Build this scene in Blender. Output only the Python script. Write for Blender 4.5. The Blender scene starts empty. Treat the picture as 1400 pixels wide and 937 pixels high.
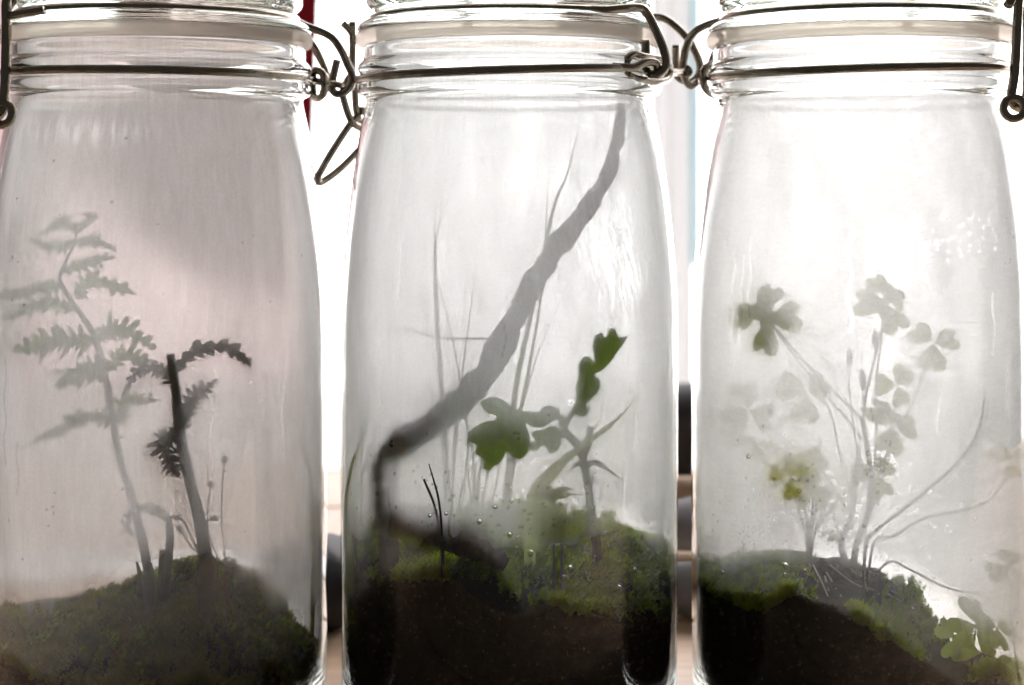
import bpy, bmesh, math, random
import numpy as np
from mathutils import Vector, Matrix
from mathutils.geometry import delaunay_2d_cdt

# ------------------------------------------------------------------ camera
D = 0.47                    # camera distance to the row of jars (m)
ZC = 0.1587                 # camera height above the table
HOR = 230.0                 # photo row of eye level
PXM = 4600.0                # photo pixels per metre at the jar axes
scene = bpy.context.scene
col = scene.collection
cam_d = bpy.data.cameras.new('camera')
cam = bpy.data.objects.new('camera', cam_d)
col.objects.link(cam)
cam.location = (0, -D, ZC)
cam.rotation_euler = (math.radians(90), 0, 0)
cam_d.sensor_width = 36
cam_d.lens = 36 * PXM * D / 1400
cam_d.shift_y = -(468.5 - HOR) / 1400
cam_d.clip_start = 0.01
cam_d.clip_end = 50
cam_d.dof.use_dof = True
cam_d.dof.focus_distance = 0.428
cam_d.dof.aperture_fstop = 12
scene.camera = cam

# ------------------------------------------------------------------ light
world = bpy.data.worlds.new('World')
scene.world = world
world.use_nodes = True
world.node_tree.nodes['Background'].inputs['Color'].default_value = (1.0, 0.95, 0.90, 1)
world.node_tree.nodes['Background'].inputs['Strength'].default_value = 0.065   # dim room around the camera
ld = bpy.data.lights.new('window_daylight', 'AREA')
ld.shape = 'RECTANGLE'
ld.size, ld.size_y = 2.4, 2.2
ld.energy = 310
ld.color = (1.0, 0.955, 0.952)
lo = bpy.data.objects.new('window_daylight', ld)
col.objects.link(lo)
lo.location = (0.75, 1.50, 0.20)
lo.rotation_euler = (math.radians(-90), 0, 0)       # shines towards -Y, through the curtain

scene.view_settings.view_transform = 'Standard'
scene.view_settings.look = 'None'
scene.view_settings.exposure = 0.0
scene.view_settings.gamma = 1.0
scene.view_settings.use_curve_mapping = False
scene.render.engine = 'CYCLES'
cy = scene.cycles
cy.max_bounces = 28
cy.transmission_bounces = 28
cy.glossy_bounces = 12
cy.diffuse_bounces = 7
cy.transparent_max_bounces = 40
cy.use_denoising = True
cy.caustics_refractive = True
cy.caustics_reflective = True
cy.blur_glossy = 0.3
cy.sample_clamp_indirect = 6.0

# ------------------------------------------------------------------ helpers
R = random.Random(7)


def P(px, py, Y=0.0):
    k = (D + Y) / D / PXM
    return Vector(((px - 700) * k, Y, ZC + (HOR - py) * k))


def PIX(x, y, z):
    k = D / (D + y) * PXM
    return 700 + x * k, HOR - (z - ZC) * k


def empty(name, loc, label, cat, group=None):
    o = bpy.data.objects.new(name, None)
    o.empty_display_size = 0.01
    col.objects.link(o)
    o.location = loc
    o['label'] = label
    o['category'] = cat
    if group:
        o['group'] = group
    return o


def obj(name, verts, faces, m, parent=None, smooth=True, label=None, cat=None, kind=None, group=None):
    off = Vector((0, 0, 0))
    p = parent
    while p is not None:
        off += p.location
        p = p.parent
    vs = [tuple(Vector(v) - off) for v in verts]
    me = bpy.data.meshes.new(name)
    me.from_pydata(vs, [], faces)
    me.materials.append(m)
    if smooth:
        me.polygons.foreach_set('use_smooth', [True] * len(me.polygons))
    me.update()
    o = bpy.data.objects.new(name, me)
    col.objects.link(o)
    o.parent = parent
    for k, v in (('label', label), ('category', cat), ('kind', kind), ('group', group)):
        if v:
            o[k] = v
    return o


def catmull(pts, n=8, closed=False):
    pts = [tuple(p) for p in pts]
    if len(pts) < 3:
        closed = False
    A = np.array(pts, float)
    out = []
    N = len(A)
    segs = N if closed else N - 1
    for i in range(segs):
        if closed:
            p0, p1, p2, p3 = A[(i - 1) % N], A[i], A[(i + 1) % N], A[(i + 2) % N]
        else:
            p1, p2 = A[i], A[i + 1]
            p0 = A[i - 1] if i > 0 else 2 * p1 - p2
            p3 = A[i + 2] if i + 2 < N else 2 * p2 - p1
        for j in range(n):
            t = j / n
            out.append(0.5 * ((2 * p1) + (-p0 + p2) * t + (2 * p0 - 5 * p1 + 4 * p2 - p3) * t * t
                              + (-p0 + 3 * p1 - 3 * p2 + p3) * t ** 3))
    if not closed:
        out.append(A[-1])
    return np.array(out)


class MB:
    def __init__(self):
        self.v, self.f = [], []

    def add(self, v, f):
        b = len(self.v)
        self.v += [tuple(x) for x in v]
        self.f += [tuple(i + b for i in q) for q in f]

    def tube(self, pts, r, seg=10, sub=8, closed=False, rough=0.0, rnd=None, flat=1.0):
        """pts: 3-D points; r: number or one radius per point"""
        n = len(pts)
        rr = [r] * n if not hasattr(r, '__len__') else list(r)
        q = catmull([tuple(p) + (w,) for p, w in zip(pts, rr)], sub, closed)
        pos, rad = q[:, :3], q[:, 3]
        M = len(pos)
        tang = np.gradient(pos, axis=0)
        if closed:
            tang = np.roll(pos, -1, 0) - np.roll(pos, 1, 0)
        tang /= np.linalg.norm(tang, axis=1)[:, None] + 1e-12
        ref = np.array([0.31, 0.83, 0.46])
        nrm = ref - tang[0] * ref.dot(tang[0])
        nrm /= np.linalg.norm(nrm)
        vs = []
        for i in range(M):
            nrm = nrm - tang[i] * nrm.dot(tang[i])
            nrm /= np.linalg.norm(nrm) + 1e-12
            bn = np.cross(tang[i], nrm)
            for k in range(seg):
                a = 2 * math.pi * k / seg
                w = rad[i] * (1 + (rnd.uniform(-rough, rough) if rough else 0))
                vs.append(pos[i] + w * (math.cos(a) * nrm + flat * math.sin(a) * bn))
        fs = []
        L = M if closed else M - 1
        for i in range(L):
            j = (i + 1) % M
            for k in range(seg):
                k2 = (k + 1) % seg
                fs.append((i * seg + k, i * seg + k2, j * seg + k2, j * seg + k))
        if not closed:
            fs.append(tuple(range(seg - 1, -1, -1)))
            fs.append(tuple((M - 1) * seg + k for k in range(seg)))
        self.add(vs, fs)
        return self

    def build(self, name, m, parent=None, **kw):
        return obj(name, self.v, self.f, m, parent, **kw)


def wire(mb, pts, rpx=5.0, closed=False, seg=14, sub=8):
    mb.tube([P(*p) for p in pts], 1.12 * rpx / PXM, seg=seg, sub=sub, closed=closed)


def lattice(seed, n=257):
    return np.random.default_rng(seed).random((n, n))


def noise2(u, v, seed):
    g = lattice(seed)
    n = g.shape[0]
    iu, iv = np.floor(u).astype(int), np.floor(v).astype(int)
    fu, fv = u - iu, v - iv
    fu, fv = fu * fu * (3 - 2 * fu), fv * fv * (3 - 2 * fv)
    a, b = g[iu % n, iv % n], g[(iu + 1) % n, iv % n]
    c, d = g[iu % n, (iv + 1) % n], g[(iu + 1) % n, (iv + 1) % n]
    return (a * (1 - fu) + b * fu) * (1 - fv) + (c * (1 - fu) + d * fu) * fv


def fbm(u, v, seed, o=4):
    s, a, t = 0, 0.5, 0
    for i in range(o):
        s = s + a * noise2(u * 2 ** i + 17 * i, v * 2 ** i + 31 * i, seed + i)
        t += a
        a *= 0.5
    return s / t


# ------------------------------------------------------------------ materials
def mat(name):
    m = bpy.data.materials.new(name)
    m.use_nodes = True
    nt = m.node_tree
    nt.nodes.clear()
    out = nt.nodes.new('ShaderNodeOutputMaterial')
    return m, nt, out


def N(nt, typ, **kw):
    n = nt.nodes.new('ShaderNode' + typ)
    for k, v in kw.items():
        if k.startswith('_'):
            setattr(n, k[1:], v)
        else:
            key = int(k[1:]) if k[0] == 'i' and k[1:].isdigit() else k.replace('__', ' ')
            n.inputs[key].default_value = v
    return n


def principled(name, c1, c2=None, rough=0.7, metal=0.0, scale=200, bump=0.0, bscale=None, trans=0.0, stretch=None, spec=0.5):
    m, nt, out = mat(name)
    b = N(nt, 'BsdfPrincipled', Roughness=rough, Metallic=metal)
    b.inputs['Specular IOR Level'].default_value = spec
    tc = N(nt, 'TexCoord')
    mp = N(nt, 'Mapping')
    if stretch:
        mp.inputs['Scale'].default_value = stretch
    nt.links.new(tc.outputs['Object'], mp.inputs['Vector'])
    nz = N(nt, 'TexNoise', Scale=scale, Detail=5.0, Roughness=0.6)
    nt.links.new(mp.outputs[0], nz.inputs['Vector'])
    r = N(nt, 'ValToRGB')
    r.color_ramp.elements[0].position = 0.32
    r.color_ramp.elements[1].position = 0.68
    r.color_ramp.elements[0].color = (*c1, 1)
    r.color_ramp.elements[1].color = (*(c2 or c1), 1)
    nt.links.new(nz.outputs['Fac'], r.inputs[0])
    nt.links.new(r.outputs[0], b.inputs['Base Color'])
    if bump:
        n2 = N(nt, 'TexNoise', Scale=bscale or scale * 2, Detail=6.0)
        nt.links.new(mp.outputs[0], n2.inputs['Vector'])
        bp = N(nt, 'Bump', Strength=bump, Distance=0.001)
        nt.links.new(n2.outputs['Fac'], bp.inputs['Height'])
        nt.links.new(bp.outputs[0], b.inputs['Normal'])
    sh = b
    if trans:
        t = N(nt, 'BsdfTranslucent')
        nt.links.new(r.outputs[0], t.inputs['Color'])
        mx = N(nt, 'MixShader', i0=trans)
        nt.links.new(b.outputs[0], mx.inputs[1])
        nt.links.new(t.outputs[0], mx.inputs[2])
        sh = mx
    nt.links.new(sh.outputs[0], out.inputs['Surface'])
    return m


def glass(name, color, ior, rough=0.0, bump=0.0, scale=60):
    m, nt, out = mat(name)
    g = N(nt, 'BsdfGlass', Color=(*color, 1), Roughness=rough, IOR=ior)
    if bump:
        tc = N(nt, 'TexCoord')
        nz = N(nt, 'TexNoise', Scale=scale, Detail=2.0)
        nt.links.new(tc.outputs['Object'], nz.inputs['Vector'])
        bp = N(nt, 'Bump', Strength=bump, Distance=0.001)
        nt.links.new(nz.outputs['Fac'], bp.inputs['Height'])
        nt.links.new(bp.outputs[0], g.inputs['Normal'])
    nt.links.new(g.outputs[0], out.inputs['Surface'])
    return m


def condensation(name, scatter, tint, blur=0.1):
    """tiny water beads on the inside of the glass: part of the light passes straight, the rest is scattered"""
    m, nt, out = mat(name)
    at = N(nt, 'Attribute')
    at.attribute_name = 'fog'
    tc = N(nt, 'TexCoord')
    nz = N(nt, 'TexNoise', Scale=1700, Detail=3.0)
    nt.links.new(tc.outputs['Object'], nz.inputs['Vector'])
    ma = N(nt, 'Math', _operation='MULTIPLY_ADD', i1=0.30, i2=0.85)
    nt.links.new(nz.outputs['Fac'], ma.inputs[0])
    mu = N(nt, 'Math', _operation='MULTIPLY')
    nt.links.new(ma.outputs[0], mu.inputs[0])
    nt.links.new(at.outputs['Fac'], mu.inputs[1])
    m2 = N(nt, 'Math', _operation='MULTIPLY', i1=scatter, _use_clamp=True)
    nt.links.new(mu.outputs[0], m2.inputs[0])
    tr = N(nt, 'BsdfTransparent')
    tl = N(nt, 'BsdfTranslucent', Color=(*tint, 1))
    df = N(nt, 'BsdfDiffuse', Color=(*tint, 1))
    rf = N(nt, 'BsdfRefraction', Color=(0.98, 0.98, 0.98, 1), Roughness=0.34, IOR=1.12)
    a = N(nt, 'MixShader', i0=0.04)
    nt.links.new(tl.outputs[0], a.inputs[1])
    nt.links.new(df.outputs[0], a.inputs[2])
    sa = N(nt, 'Attribute')
    sa.attribute_name = 'soft'
    sm = N(nt, 'Math', _operation='ADD', i1=blur, _use_clamp=True)
    nt.links.new(sa.outputs['Fac'], sm.inputs[0])
    b = N(nt, 'MixShader')
    nt.links.new(sm.outputs[0], b.inputs[0])
    nt.links.new(a.outputs[0], b.inputs[1])
    nt.links.new(rf.outputs[0], b.inputs[2])
    c = N(nt, 'MixShader')
    nt.links.new(m2.outputs[0], c.inputs[0])
    nt.links.new(tr.outputs[0], c.inputs[1])
    nt.links.new(b.outputs[0], c.inputs[2])
    nt.links.new(c.outputs[0], out.inputs['Surface'])
    return m


def cloth(name, c, trans, stretch=(300, 300, 300)):
    m, nt, out = mat(name)
    tc = N(nt, 'TexCoord')
    mp = N(nt, 'Mapping')
    mp.inputs['Scale'].default_value = stretch
    nt.links.new(tc.outputs['Object'], mp.inputs['Vector'])
    nz = N(nt, 'TexNoise', Scale=1.0, Detail=3.0)
    nt.links.new(mp.outputs[0], nz.inputs['Vector'])
    mx = N(nt, 'MixRGB', Color1=(*[x * 0.86 for x in c], 1), Color2=(*c, 1))
    nt.links.new(nz.outputs['Fac'], mx.inputs[0])
    d = N(nt, 'BsdfDiffuse')
    t = N(nt, 'BsdfTranslucent')
    nt.links.new(mx.outputs[0], d.inputs['Color'])
    nt.links.new(mx.outputs[0], t.inputs['Color'])
    ms = N(nt, 'MixShader', i0=trans)
    nt.links.new(d.outputs[0], ms.inputs[1])
    nt.links.new(t.outputs[0], ms.inputs[2])
    nt.links.new(ms.outputs[0], out.inputs['Surface'])
    return m


M = {
    'glass': glass('clear_glass', (0.985, 0.995, 0.99), 1.5, bump=0.05, scale=45),
    'lid_glass': glass('lid_glass', (0.95, 0.985, 0.972), 1.5, bump=0.08, scale=60),
    'water': glass('water', (1, 1, 1), 1.33),
    'fog_fern': condensation('condensation_pink_lit', 0.74, (0.91, 0.88, 0.87), 0.06),  # bead colour carries the dim pinkish light from behind this jar
    'fog_twig': condensation('condensation_even', 0.82, (0.955, 0.955, 0.96), 0.03),
    'fog_clover': condensation('condensation_white', 0.89, (0.995, 0.99, 0.995), 0.02),
    'rubber': principled('pale_rubber', (0.985, 0.90, 0.83), (0.99, 0.93, 0.87), rough=0.45, scale=90, trans=0.88),
    'wire': principled('dull_steel_wire', (0.27, 0.23, 0.18), (0.40, 0.35, 0.28), rough=0.27, metal=1.0, scale=260),
    'soil': principled('dark_soil', (0.012, 0.008, 0.006), (0.05, 0.034, 0.024), rough=0.95, scale=420, bump=0.8, bscale=900, spec=0.2),
    'brown_soil': principled('brown_soil', (0.08, 0.05, 0.03), (0.24, 0.16, 0.10), rough=0.95, scale=380, bump=0.8, bscale=900, spec=0.2),
    'moss': principled('green_moss', (0.15, 0.23, 0.006), (0.46, 0.58, 0.02), rough=0.9, scale=90, trans=0.58, spec=0.02),
    'dull_moss': principled('dull_moss', (0.11, 0.125, 0.012), (0.38, 0.33, 0.04), rough=0.9, scale=70, trans=0.45, spec=0.02),
    'bright_moss': principled('bright_moss', (0.40, 0.52, 0.008), (0.66, 0.74, 0.02), rough=0.9, scale=90, trans=0.6, spec=0.02),
    'fern_green': principled('fern_green', (0.12, 0.17, 0.025), (0.21, 0.28, 0.04), rough=0.6, scale=120, trans=0.5),
    'fern_stem': principled('fern_stem', (0.13, 0.11, 0.07), (0.21, 0.17, 0.09), rough=0.7, scale=150, spec=0.3),
    'dry_fern': principled('dry_fern', (0.055, 0.032, 0.022), (0.13, 0.07, 0.045), rough=0.8, scale=150, trans=0.15, spec=0.3),
    'dry_stem': principled('dry_stem', (0.10, 0.07, 0.032), (0.20, 0.15, 0.05), rough=0.75, scale=130, spec=0.3),
    'red_hair': principled('red_hair', (0.22, 0.08, 0.04), (0.32, 0.13, 0.07), rough=0.7, scale=200),
    'bark': principled('bark', (0.075, 0.038, 0.020), (0.22, 0.13, 0.075), rough=0.9, scale=230, bump=1.0, bscale=500, spec=0.2),
    'grass': principled('grass_blade', (0.26, 0.32, 0.08), (0.36, 0.42, 0.13), rough=0.6, scale=90, trans=0.45),
    'fresh_grass': principled('fresh_grass', (0.16, 0.30, 0.03), (0.32, 0.45, 0.06), rough=0.55, scale=90, trans=0.5),
    'pale_blade': principled('pale_blade', (0.50, 0.58, 0.14), (0.62, 0.68, 0.22), rough=0.5, scale=90, trans=0.7),
    'oak': principled('oak_leaf', (0.17, 0.27, 0.010), (0.27, 0.39, 0.018), rough=0.5, scale=70, trans=0.62),
    'oak_stem': principled('oak_stem', (0.09, 0.062, 0.052), (0.17, 0.125, 0.10), rough=0.8, scale=260, bump=0.5),
    'clover': principled('clover_leaf', (0.32, 0.34, 0.06), (0.44, 0.46, 0.12), rough=0.6, scale=110, trans=0.6),
    'clover_yellow': principled('clover_yellow', (0.60, 0.60, 0.05), (0.70, 0.68, 0.10), rough=0.6, scale=110, trans=0.8),
    'clover_green': principled('clover_green', (0.36, 0.48, 0.06), (0.50, 0.62, 0.10), rough=0.6, scale=110, trans=0.75),
    'clover_stem': principled('clover_stem', (0.25, 0.17, 0.12), (0.36, 0.28, 0.19), rough=0.6, scale=160, trans=0.2),
    'root': principled('pale_root', (0.45, 0.38, 0.28), (0.60, 0.53, 0.42), rough=0.7, scale=200),
    'needle': principled('dry_needle', (0.035, 0.02, 0.012), (0.07, 0.04, 0.02), rough=0.6, scale=200),
    'curtain': cloth('white_curtain', (0.80, 0.80, 0.81), 0.72, (60, 60, 4)),
    'stripe': cloth('striped_curtain', (0.30, 0.40, 0.42), 0.5),
    'grey_cloth': cloth('grey_curtain', (0.33, 0.33, 0.325), 0.5),
    'pink_cloth': cloth('pink_tint_curtain', (0.35, 0.265, 0.262), 0.62, (60, 60, 4)),
    'red_cloth': cloth('red_curtain', (0.16, 0.010, 0.014), 0.07),
    'wood': principled('table_wood', (0.46, 0.31, 0.20), (0.62, 0.45, 0.31), rough=0.5, scale=14, stretch=(1.5, 14, 14), bump=0.2),
    'pale_wood': principled('pale_wood', (0.66, 0.50, 0.37), (0.76, 0.61, 0.48), rough=0.5, scale=14, stretch=(1.5, 14, 14), bump=0.2),
    'pink_wood': principled('window_sheen_wood', (0.84, 0.77, 0.74), (0.88, 0.82, 0.79), rough=0.35, scale=14, stretch=(1.5, 14, 14), bump=0.1),  # far planks: window sheen and bounce light put into a paler colour
    'white_wood': principled('whitish_wood', (0.82, 0.80, 0.76), (0.86, 0.84, 0.80), rough=0.4, scale=14, stretch=(1.5, 14, 14)),  # one narrow plank in a whiter tone
    'black_stone': principled('black_stone', (0.012, 0.012, 0.013), (0.03, 0.03, 0.032), rough=0.7, scale=40, bump=0.4),
    'grey_stone': principled('grey_stone', (0.10, 0.10, 0.11), (0.20, 0.19, 0.19), rough=0.8, scale=50, bump=0.4),
    'driftwood': principled('driftwood', (0.36, 0.24, 0.15), (0.48, 0.34, 0.22), rough=0.8, scale=20, stretch=(2, 20, 20), bump=0.4),
}

_nt = M['rubber'].node_tree
_out = [n for n in _nt.nodes if n.type == 'OUTPUT_MATERIAL'][0]
_src = _out.inputs['Surface'].links[0].from_socket
_tr = _nt.nodes.new('ShaderNodeBsdfTransparent')
_tr.inputs['Color'].default_value = (0.97, 0.91, 0.86, 1)
_mx = _nt.nodes.new('ShaderNodeMixShader')
_mx.inputs[0].default_value = 0.32
_nt.links.new(_src, _mx.inputs[1])
_nt.links.new(_tr.outputs[0], _mx.inputs[2])
_nt.links.new(_mx.outputs[0], _out.inputs['Surface'])

# ------------------------------------------------------------------ the setting: table, curtain
def box(mb, x0, x1, y0, y1, z0, z1, b=0.0015):
    bm = bmesh.new()
    bmesh.ops.create_cube(bm, size=1)
    for v in bm.verts:
        v.co = Vector(((x0 + x1) / 2 + v.co.x * (x1 - x0), (y0 + y1) / 2 + v.co.y * (y1 - y0), (z0 + z1) / 2 + v.co.z * (z1 - z0)))
    if b:
        bmesh.ops.bevel(bm, geom=bm.edges[:], offset=b, segments=2, affect='EDGES')
    bm.verts.index_update()
    mb.add([v.co.copy() for v in bm.verts], [[v.index for v in f.verts] for f in bm.faces])
    bm.free()
    return mb


tb = MB()
box(tb, -0.62, 0.62, -0.20, 0.66, -0.030, -0.0122)
table = tb.build('table', M['wood'], None, smooth=False, kind='structure', label='wooden table the jars stand on')
edges = [(-0.20, -0.105, 'wood'), (-0.105, -0.012, 'wood'), (-0.012, 0.085, 'wood'), (0.085, 0.137, 'wood'),
         (0.137, 0.176, 'white_wood'), (0.176, 0.27, 'pale_wood'), (0.27, 0.36, 'pale_wood'), (0.36, 0.47, 'pink_wood'),
         (0.47, 0.565, 'pink_wood'), (0.565, 0.66, 'pink_wood')]
for a, b, m in edges:
    box(MB(), -0.62, 0.62, a + 0.0006, b - 0.0006, -0.012, 0.0).build('plank', M[m], table, smooth=False)


def drape(x0, x1, z0, z1, y, amp, wl, seed, sag=None, nx=160, nz=24):
    g = np.random.default_rng(seed)
    ph = g.uniform(0, 6.28, 6)
    vs, fs = [], []
    for j in range(nz + 1):
        t = j / nz
        for i in range(nx + 1):
            s = i / nx
            a, b = (x0, x1)
            if sag:
                a, b = sag(t, x0, x1)
            x = a + (b - a) * s
            xx = x0 + (x1 - x0) * s
            w = amp * (math.sin(6.283 * xx / wl + ph[0] + 0.5 * math.sin(2.1 * xx / wl + ph[1])) + 0.45 * math.sin(6.283 * 2.3 * xx / wl + ph[2] + 0.4 * t))
            vs.append((x, y + w * (0.75 + 0.25 * t), z0 + (z1 - z0) * t))
    for j in range(nz):
        for i in range(nx):
            k = j * (nx + 1) + i
            fs.append((k, k + 1, k + nx + 2, k + nx + 1))
    return vs, fs


v, f = drape(-0.168, 2.0, -0.45, 1.75, 0.86, 0.022, 0.17, 3, nx=300)
obj('white_curtain', v, f, M['curtain'], label='white backlit curtain hanging behind the jars', cat='curtain')

v, f = drape(-1.6, -0.172, -0.45, 1.75, 0.90, 0.020, 0.15, 4, nx=260)  # unseen panel, added to tint and dim the light through the fern jar
obj('pink_tint_curtain', v, f, M['pink_cloth'], label='unseen dusky pink curtain added to tint the light behind the fern jar', cat='curtain')


def red_sag(t, a, b):          # drawn aside: its lower left edge runs up slantwise
    z = 0.004 + 1.5 * t
    left = float(np.interp(z, [0.0, 0.05, 0.105, 0.15, 0.20, 0.30, 1.5], [-0.180, -0.238, -0.272, -0.284, -0.290, -0.297, -0.31]))
    right = float(np.interp(z, [0.0, 0.1, 0.2, 0.3, 1.5], [-0.160, -0.150, -0.1465, -0.1425, -0.138]))
    return (left, right)


v, f = drape(-0.30, -0.146, 0.004, 1.5, 0.70, 0.006, 0.045, 5, sag=red_sag, nx=110, nz=150)
obj('red_curtain', v, f, M['red_cloth'], label='dark red curtain drawn aside behind the jar of ferns', cat='curtain')
v, f = drape(0.106, 0.139, -0.3, 1.5, 0.74, 0.006, 0.03, 6, nx=60)
obj('grey_curtain', v, f, M['grey_cloth'], label='narrow pale grey curtain strip hanging behind two jars', cat='curtain')
v, f = drape(0.1335, 0.1415, 0.085, 1.5, 0.72, 0.001, 0.02, 8, nx=20)
obj('blue_curtain', v, f, M['stripe'], label='narrow pale blue curtain strip beside the grey one', cat='curtain')


def stone(name, c, rad, m, label, seed, cat='stone', group=None, rot=0.0, pitch=0.0):
    bm = bmesh.new()
    bmesh.ops.create_icosphere(bm, subdivisions=4, radius=1)
    g = np.random.default_rng(seed)
    dirs = g.normal(size=(9, 3))
    dirs /= np.linalg.norm(dirs, axis=1)[:, None]
    cut = g.uniform(0.74, 0.98, 9)
    vs = []
    mt = Matrix.Rotation(rot, 3, 'Z') @ Matrix.Rotation(pitch, 3, 'Y')
    for v_ in bm.verts:
        p = np.array(v_.co)
        for d_, k in zip(dirs, cut):
            e = p.dot(d_) - k
            if e > 0:
                p = p - d_ * e * 0.8
        q = mt @ Vector((p[0] * rad[0], p[1] * rad[1], p[2] * rad[2]))
        vs.append(q)
    zmin = min(q.z for q in vs)
    vs = [q + Vector((c[0], c[1], -zmin - 0.0004 + c[2])) for q in vs]
    fs = [[v_.index for v_ in f_.verts] for f_ in bm.faces]
    bm.free()
    return obj(name, vs, fs, m, label=label, cat=cat, group=group)


p = P(455, 900, 0.075)
stone('dark_stone', (p.x - 0.004, 0.078, 0), (0.026, 0.022, 0.016), M['black_stone'], 'low black stone on the table between the fern jar and the twig jar', 11)
p = P(938, 660, 0.30)
stone('dark_stone', (p.x + 0.004, 0.32, 0), (0.040, 0.026, 0.026), M['black_stone'], 'large black stone farthest back on the table behind the clover jar', 12, rot=0.2)
stone('grey_stone', (P(938, 760, 0.17).x + 0.006, 0.175, 0), (0.026, 0.018, 0.0125), M['grey_stone'], 'mid grey stone in the middle of the row behind the twig jar', 13, rot=0.5)
stone('grey_stone', (P(938, 860, 0.085).x + 0.006, 0.088, 0), (0.017, 0.013, 0.0105), M['grey_stone'], 'small grey stone on the table just behind the gap to the clover jar', 14, rot=-0.3)


def stick(p0, p1, r0, r1, label, seed):
    rr = random.Random(seed)
    n = 7
    pts, rad = [], []
    for i in range(n):
        t = i / (n - 1)
        q = Vector(p0).lerp(Vector(p1), t) + Vector((rr.uniform(-.002, .002), rr.uniform(-.002, .002), 0.0))
        pts.append(q)
        rad.append((r0 * (1 - t) + r1 * t) * rr.uniform(0.9, 1.1))
    mb = MB().tube(pts, rad, seg=12, sub=4, rough=0.04, rnd=rr)
    return mb.build('driftwood_stick', M['driftwood'], label=label, cat='stick', group='driftwood sticks behind the jars')


stick((0.02, 0.255, 0.0105), (0.14, 0.215, 0.011), 0.0105, 0.0095, 'thick pale driftwood stick lying behind the black stone gap', 3)
stick((0.01, 0.125, 0.0068), (0.12, 0.135, 0.0068), 0.0070, 0.0062, 'thin pale driftwood stick lying between the two grey stones', 4)

# ------------------------------------------------------------------ jars
OUT = [(205, 960), (218, 958), (226, 952), (229.5, 940), (230, 900), (230.5, 780), (231, 620), (230.5, 500), (229.5, 430), (226.5, 360),
       (221, 300), (214, 242), (206.5, 190), (200, 158), (197, 144), (196.5, 137), (199, 133.5), (204.5, 131), (207.5, 126), (208, 121), (206.5, 116),
       (203, 113), (202, 109), (202.5, 105), (205.5, 101.5), (207.5, 97), (207, 91.5), (203.5, 87), (200.5, 84), (200, 80), (200, 70), (199.5, 66), (197.5, 64.2)]
INN = [(188, 64.2), (186, 66), (185, 70), (184.5, 90), (184.5, 125), (186, 138), (190.5, 155), (199, 188), (208, 240), (215.5, 300), (221.2, 360),
       (224.5, 430), (225.5, 500), (226, 620), (225.5, 780), (225, 900), (221, 930), (213, 941), (200, 945)]
KR = 0.9944


def pz(h, py):
    return (h / PXM * KR, ZC + (HOR - py) / PXM)


def lathe(prof, cx, seg=128, close_ends=True, wob=0.0, seed=1, sub=3):
    """prof: list of (r, z) from axis bottom, out and up, back down inside"""
    q = catmull(prof, sub)
    n = len(q)
    th = np.arange(seg) * 2 * math.pi / seg
    vs = []
    for i, (r, z) in enumerate(q):
        rr = np.full(seg, r)
        if wob:
            rr = rr + wob * (fbm(np.cos(th) * 3 + 9, np.sin(th) * 3 + z * 60, seed, 2) - 0.5)
        for k in range(seg):
            vs.append((cx + rr[k] * math.cos(th[k]), rr[k] * math.sin(th[k]), z))
    fs = []
    for i in range(n - 1):
        for k in range(seg):
            k2 = (k + 1) % seg
            fs.append((i * seg + k, i * seg + k2, (i + 1) * seg + k2, (i + 1) * seg + k))
    if close_ends == 'loop':
        for k in range(seg):
            k2 = (k + 1) % seg
            fs.append(((n - 1) * seg + k, (n - 1) * seg + k2, k2, k))
    else:
        for row, flip in ((0, True), (n - 1, False)):
            c = len(vs)
            vs.append((cx, 0, q[row][1]))
            for k in range(seg):
                k2 = (k + 1) % seg
                fs.append((c, row * seg + k2, row * seg + k) if flip else (c, row * seg + k, row * seg + k2))
    return vs, fs


INZ = np.array([pz(h, y)[1] for h, y in INN])
INR = np.array([pz(h, y)[0] for h, y in INN])
_o = np.argsort(INZ)
INZ, INR = INZ[_o], INR[_o]
_q = catmull([pz(h, y) for h, y in INN], 6)
_oo = np.argsort(_q[:, 1])
QZ, QR = _q[_oo, 1], _q[_oo, 0]


def rin(z):
    return np.interp(z, QZ, QR)


FLOOR = pz(0, 945)[1]

JX = {'fern': -0.105, 'twig': -0.0008, 'clover': 0.1035}
JL = {'fern': 'fogged clip-top glass jar holding ferns and a dim soil mound',
      'twig': 'fogged clip-top glass jar holding a leaning twig and oak seedling',
      'clover': 'fogged white clip-top glass jar holding three-leaved clover stalks'}
jars = {k: empty('glass_jar', (x, 0, 0), JL[k], 'jar', 'row of fogged terrarium jars') for k, x in JX.items()}

LID = [(0.5, 58), (150, 58), (168, 58), (177, 55.5), (180.5, 49), (181.5, 46.6), (190, 46.4), (203, 46.3), (207, 44), (208, 41), (204.5, 35.5), (196, 30.5), (188, 27.5), (183.5, 25.5),
       (181.5, 22), (184, 18), (190, 14), (195, 8), (196, 2), (194, -6), (188, -12), (178, -14), (168, -10), (155, -6), (100, -5), (0.5, -5)]
GAS = [(183, 46), (196, 45.8), (206, 46), (209, 48), (210, 52), (210, 58), (208.5, 63), (204, 65), (194, 65), (184.5, 65), (182.5, 60), (182.5, 51)]

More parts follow.
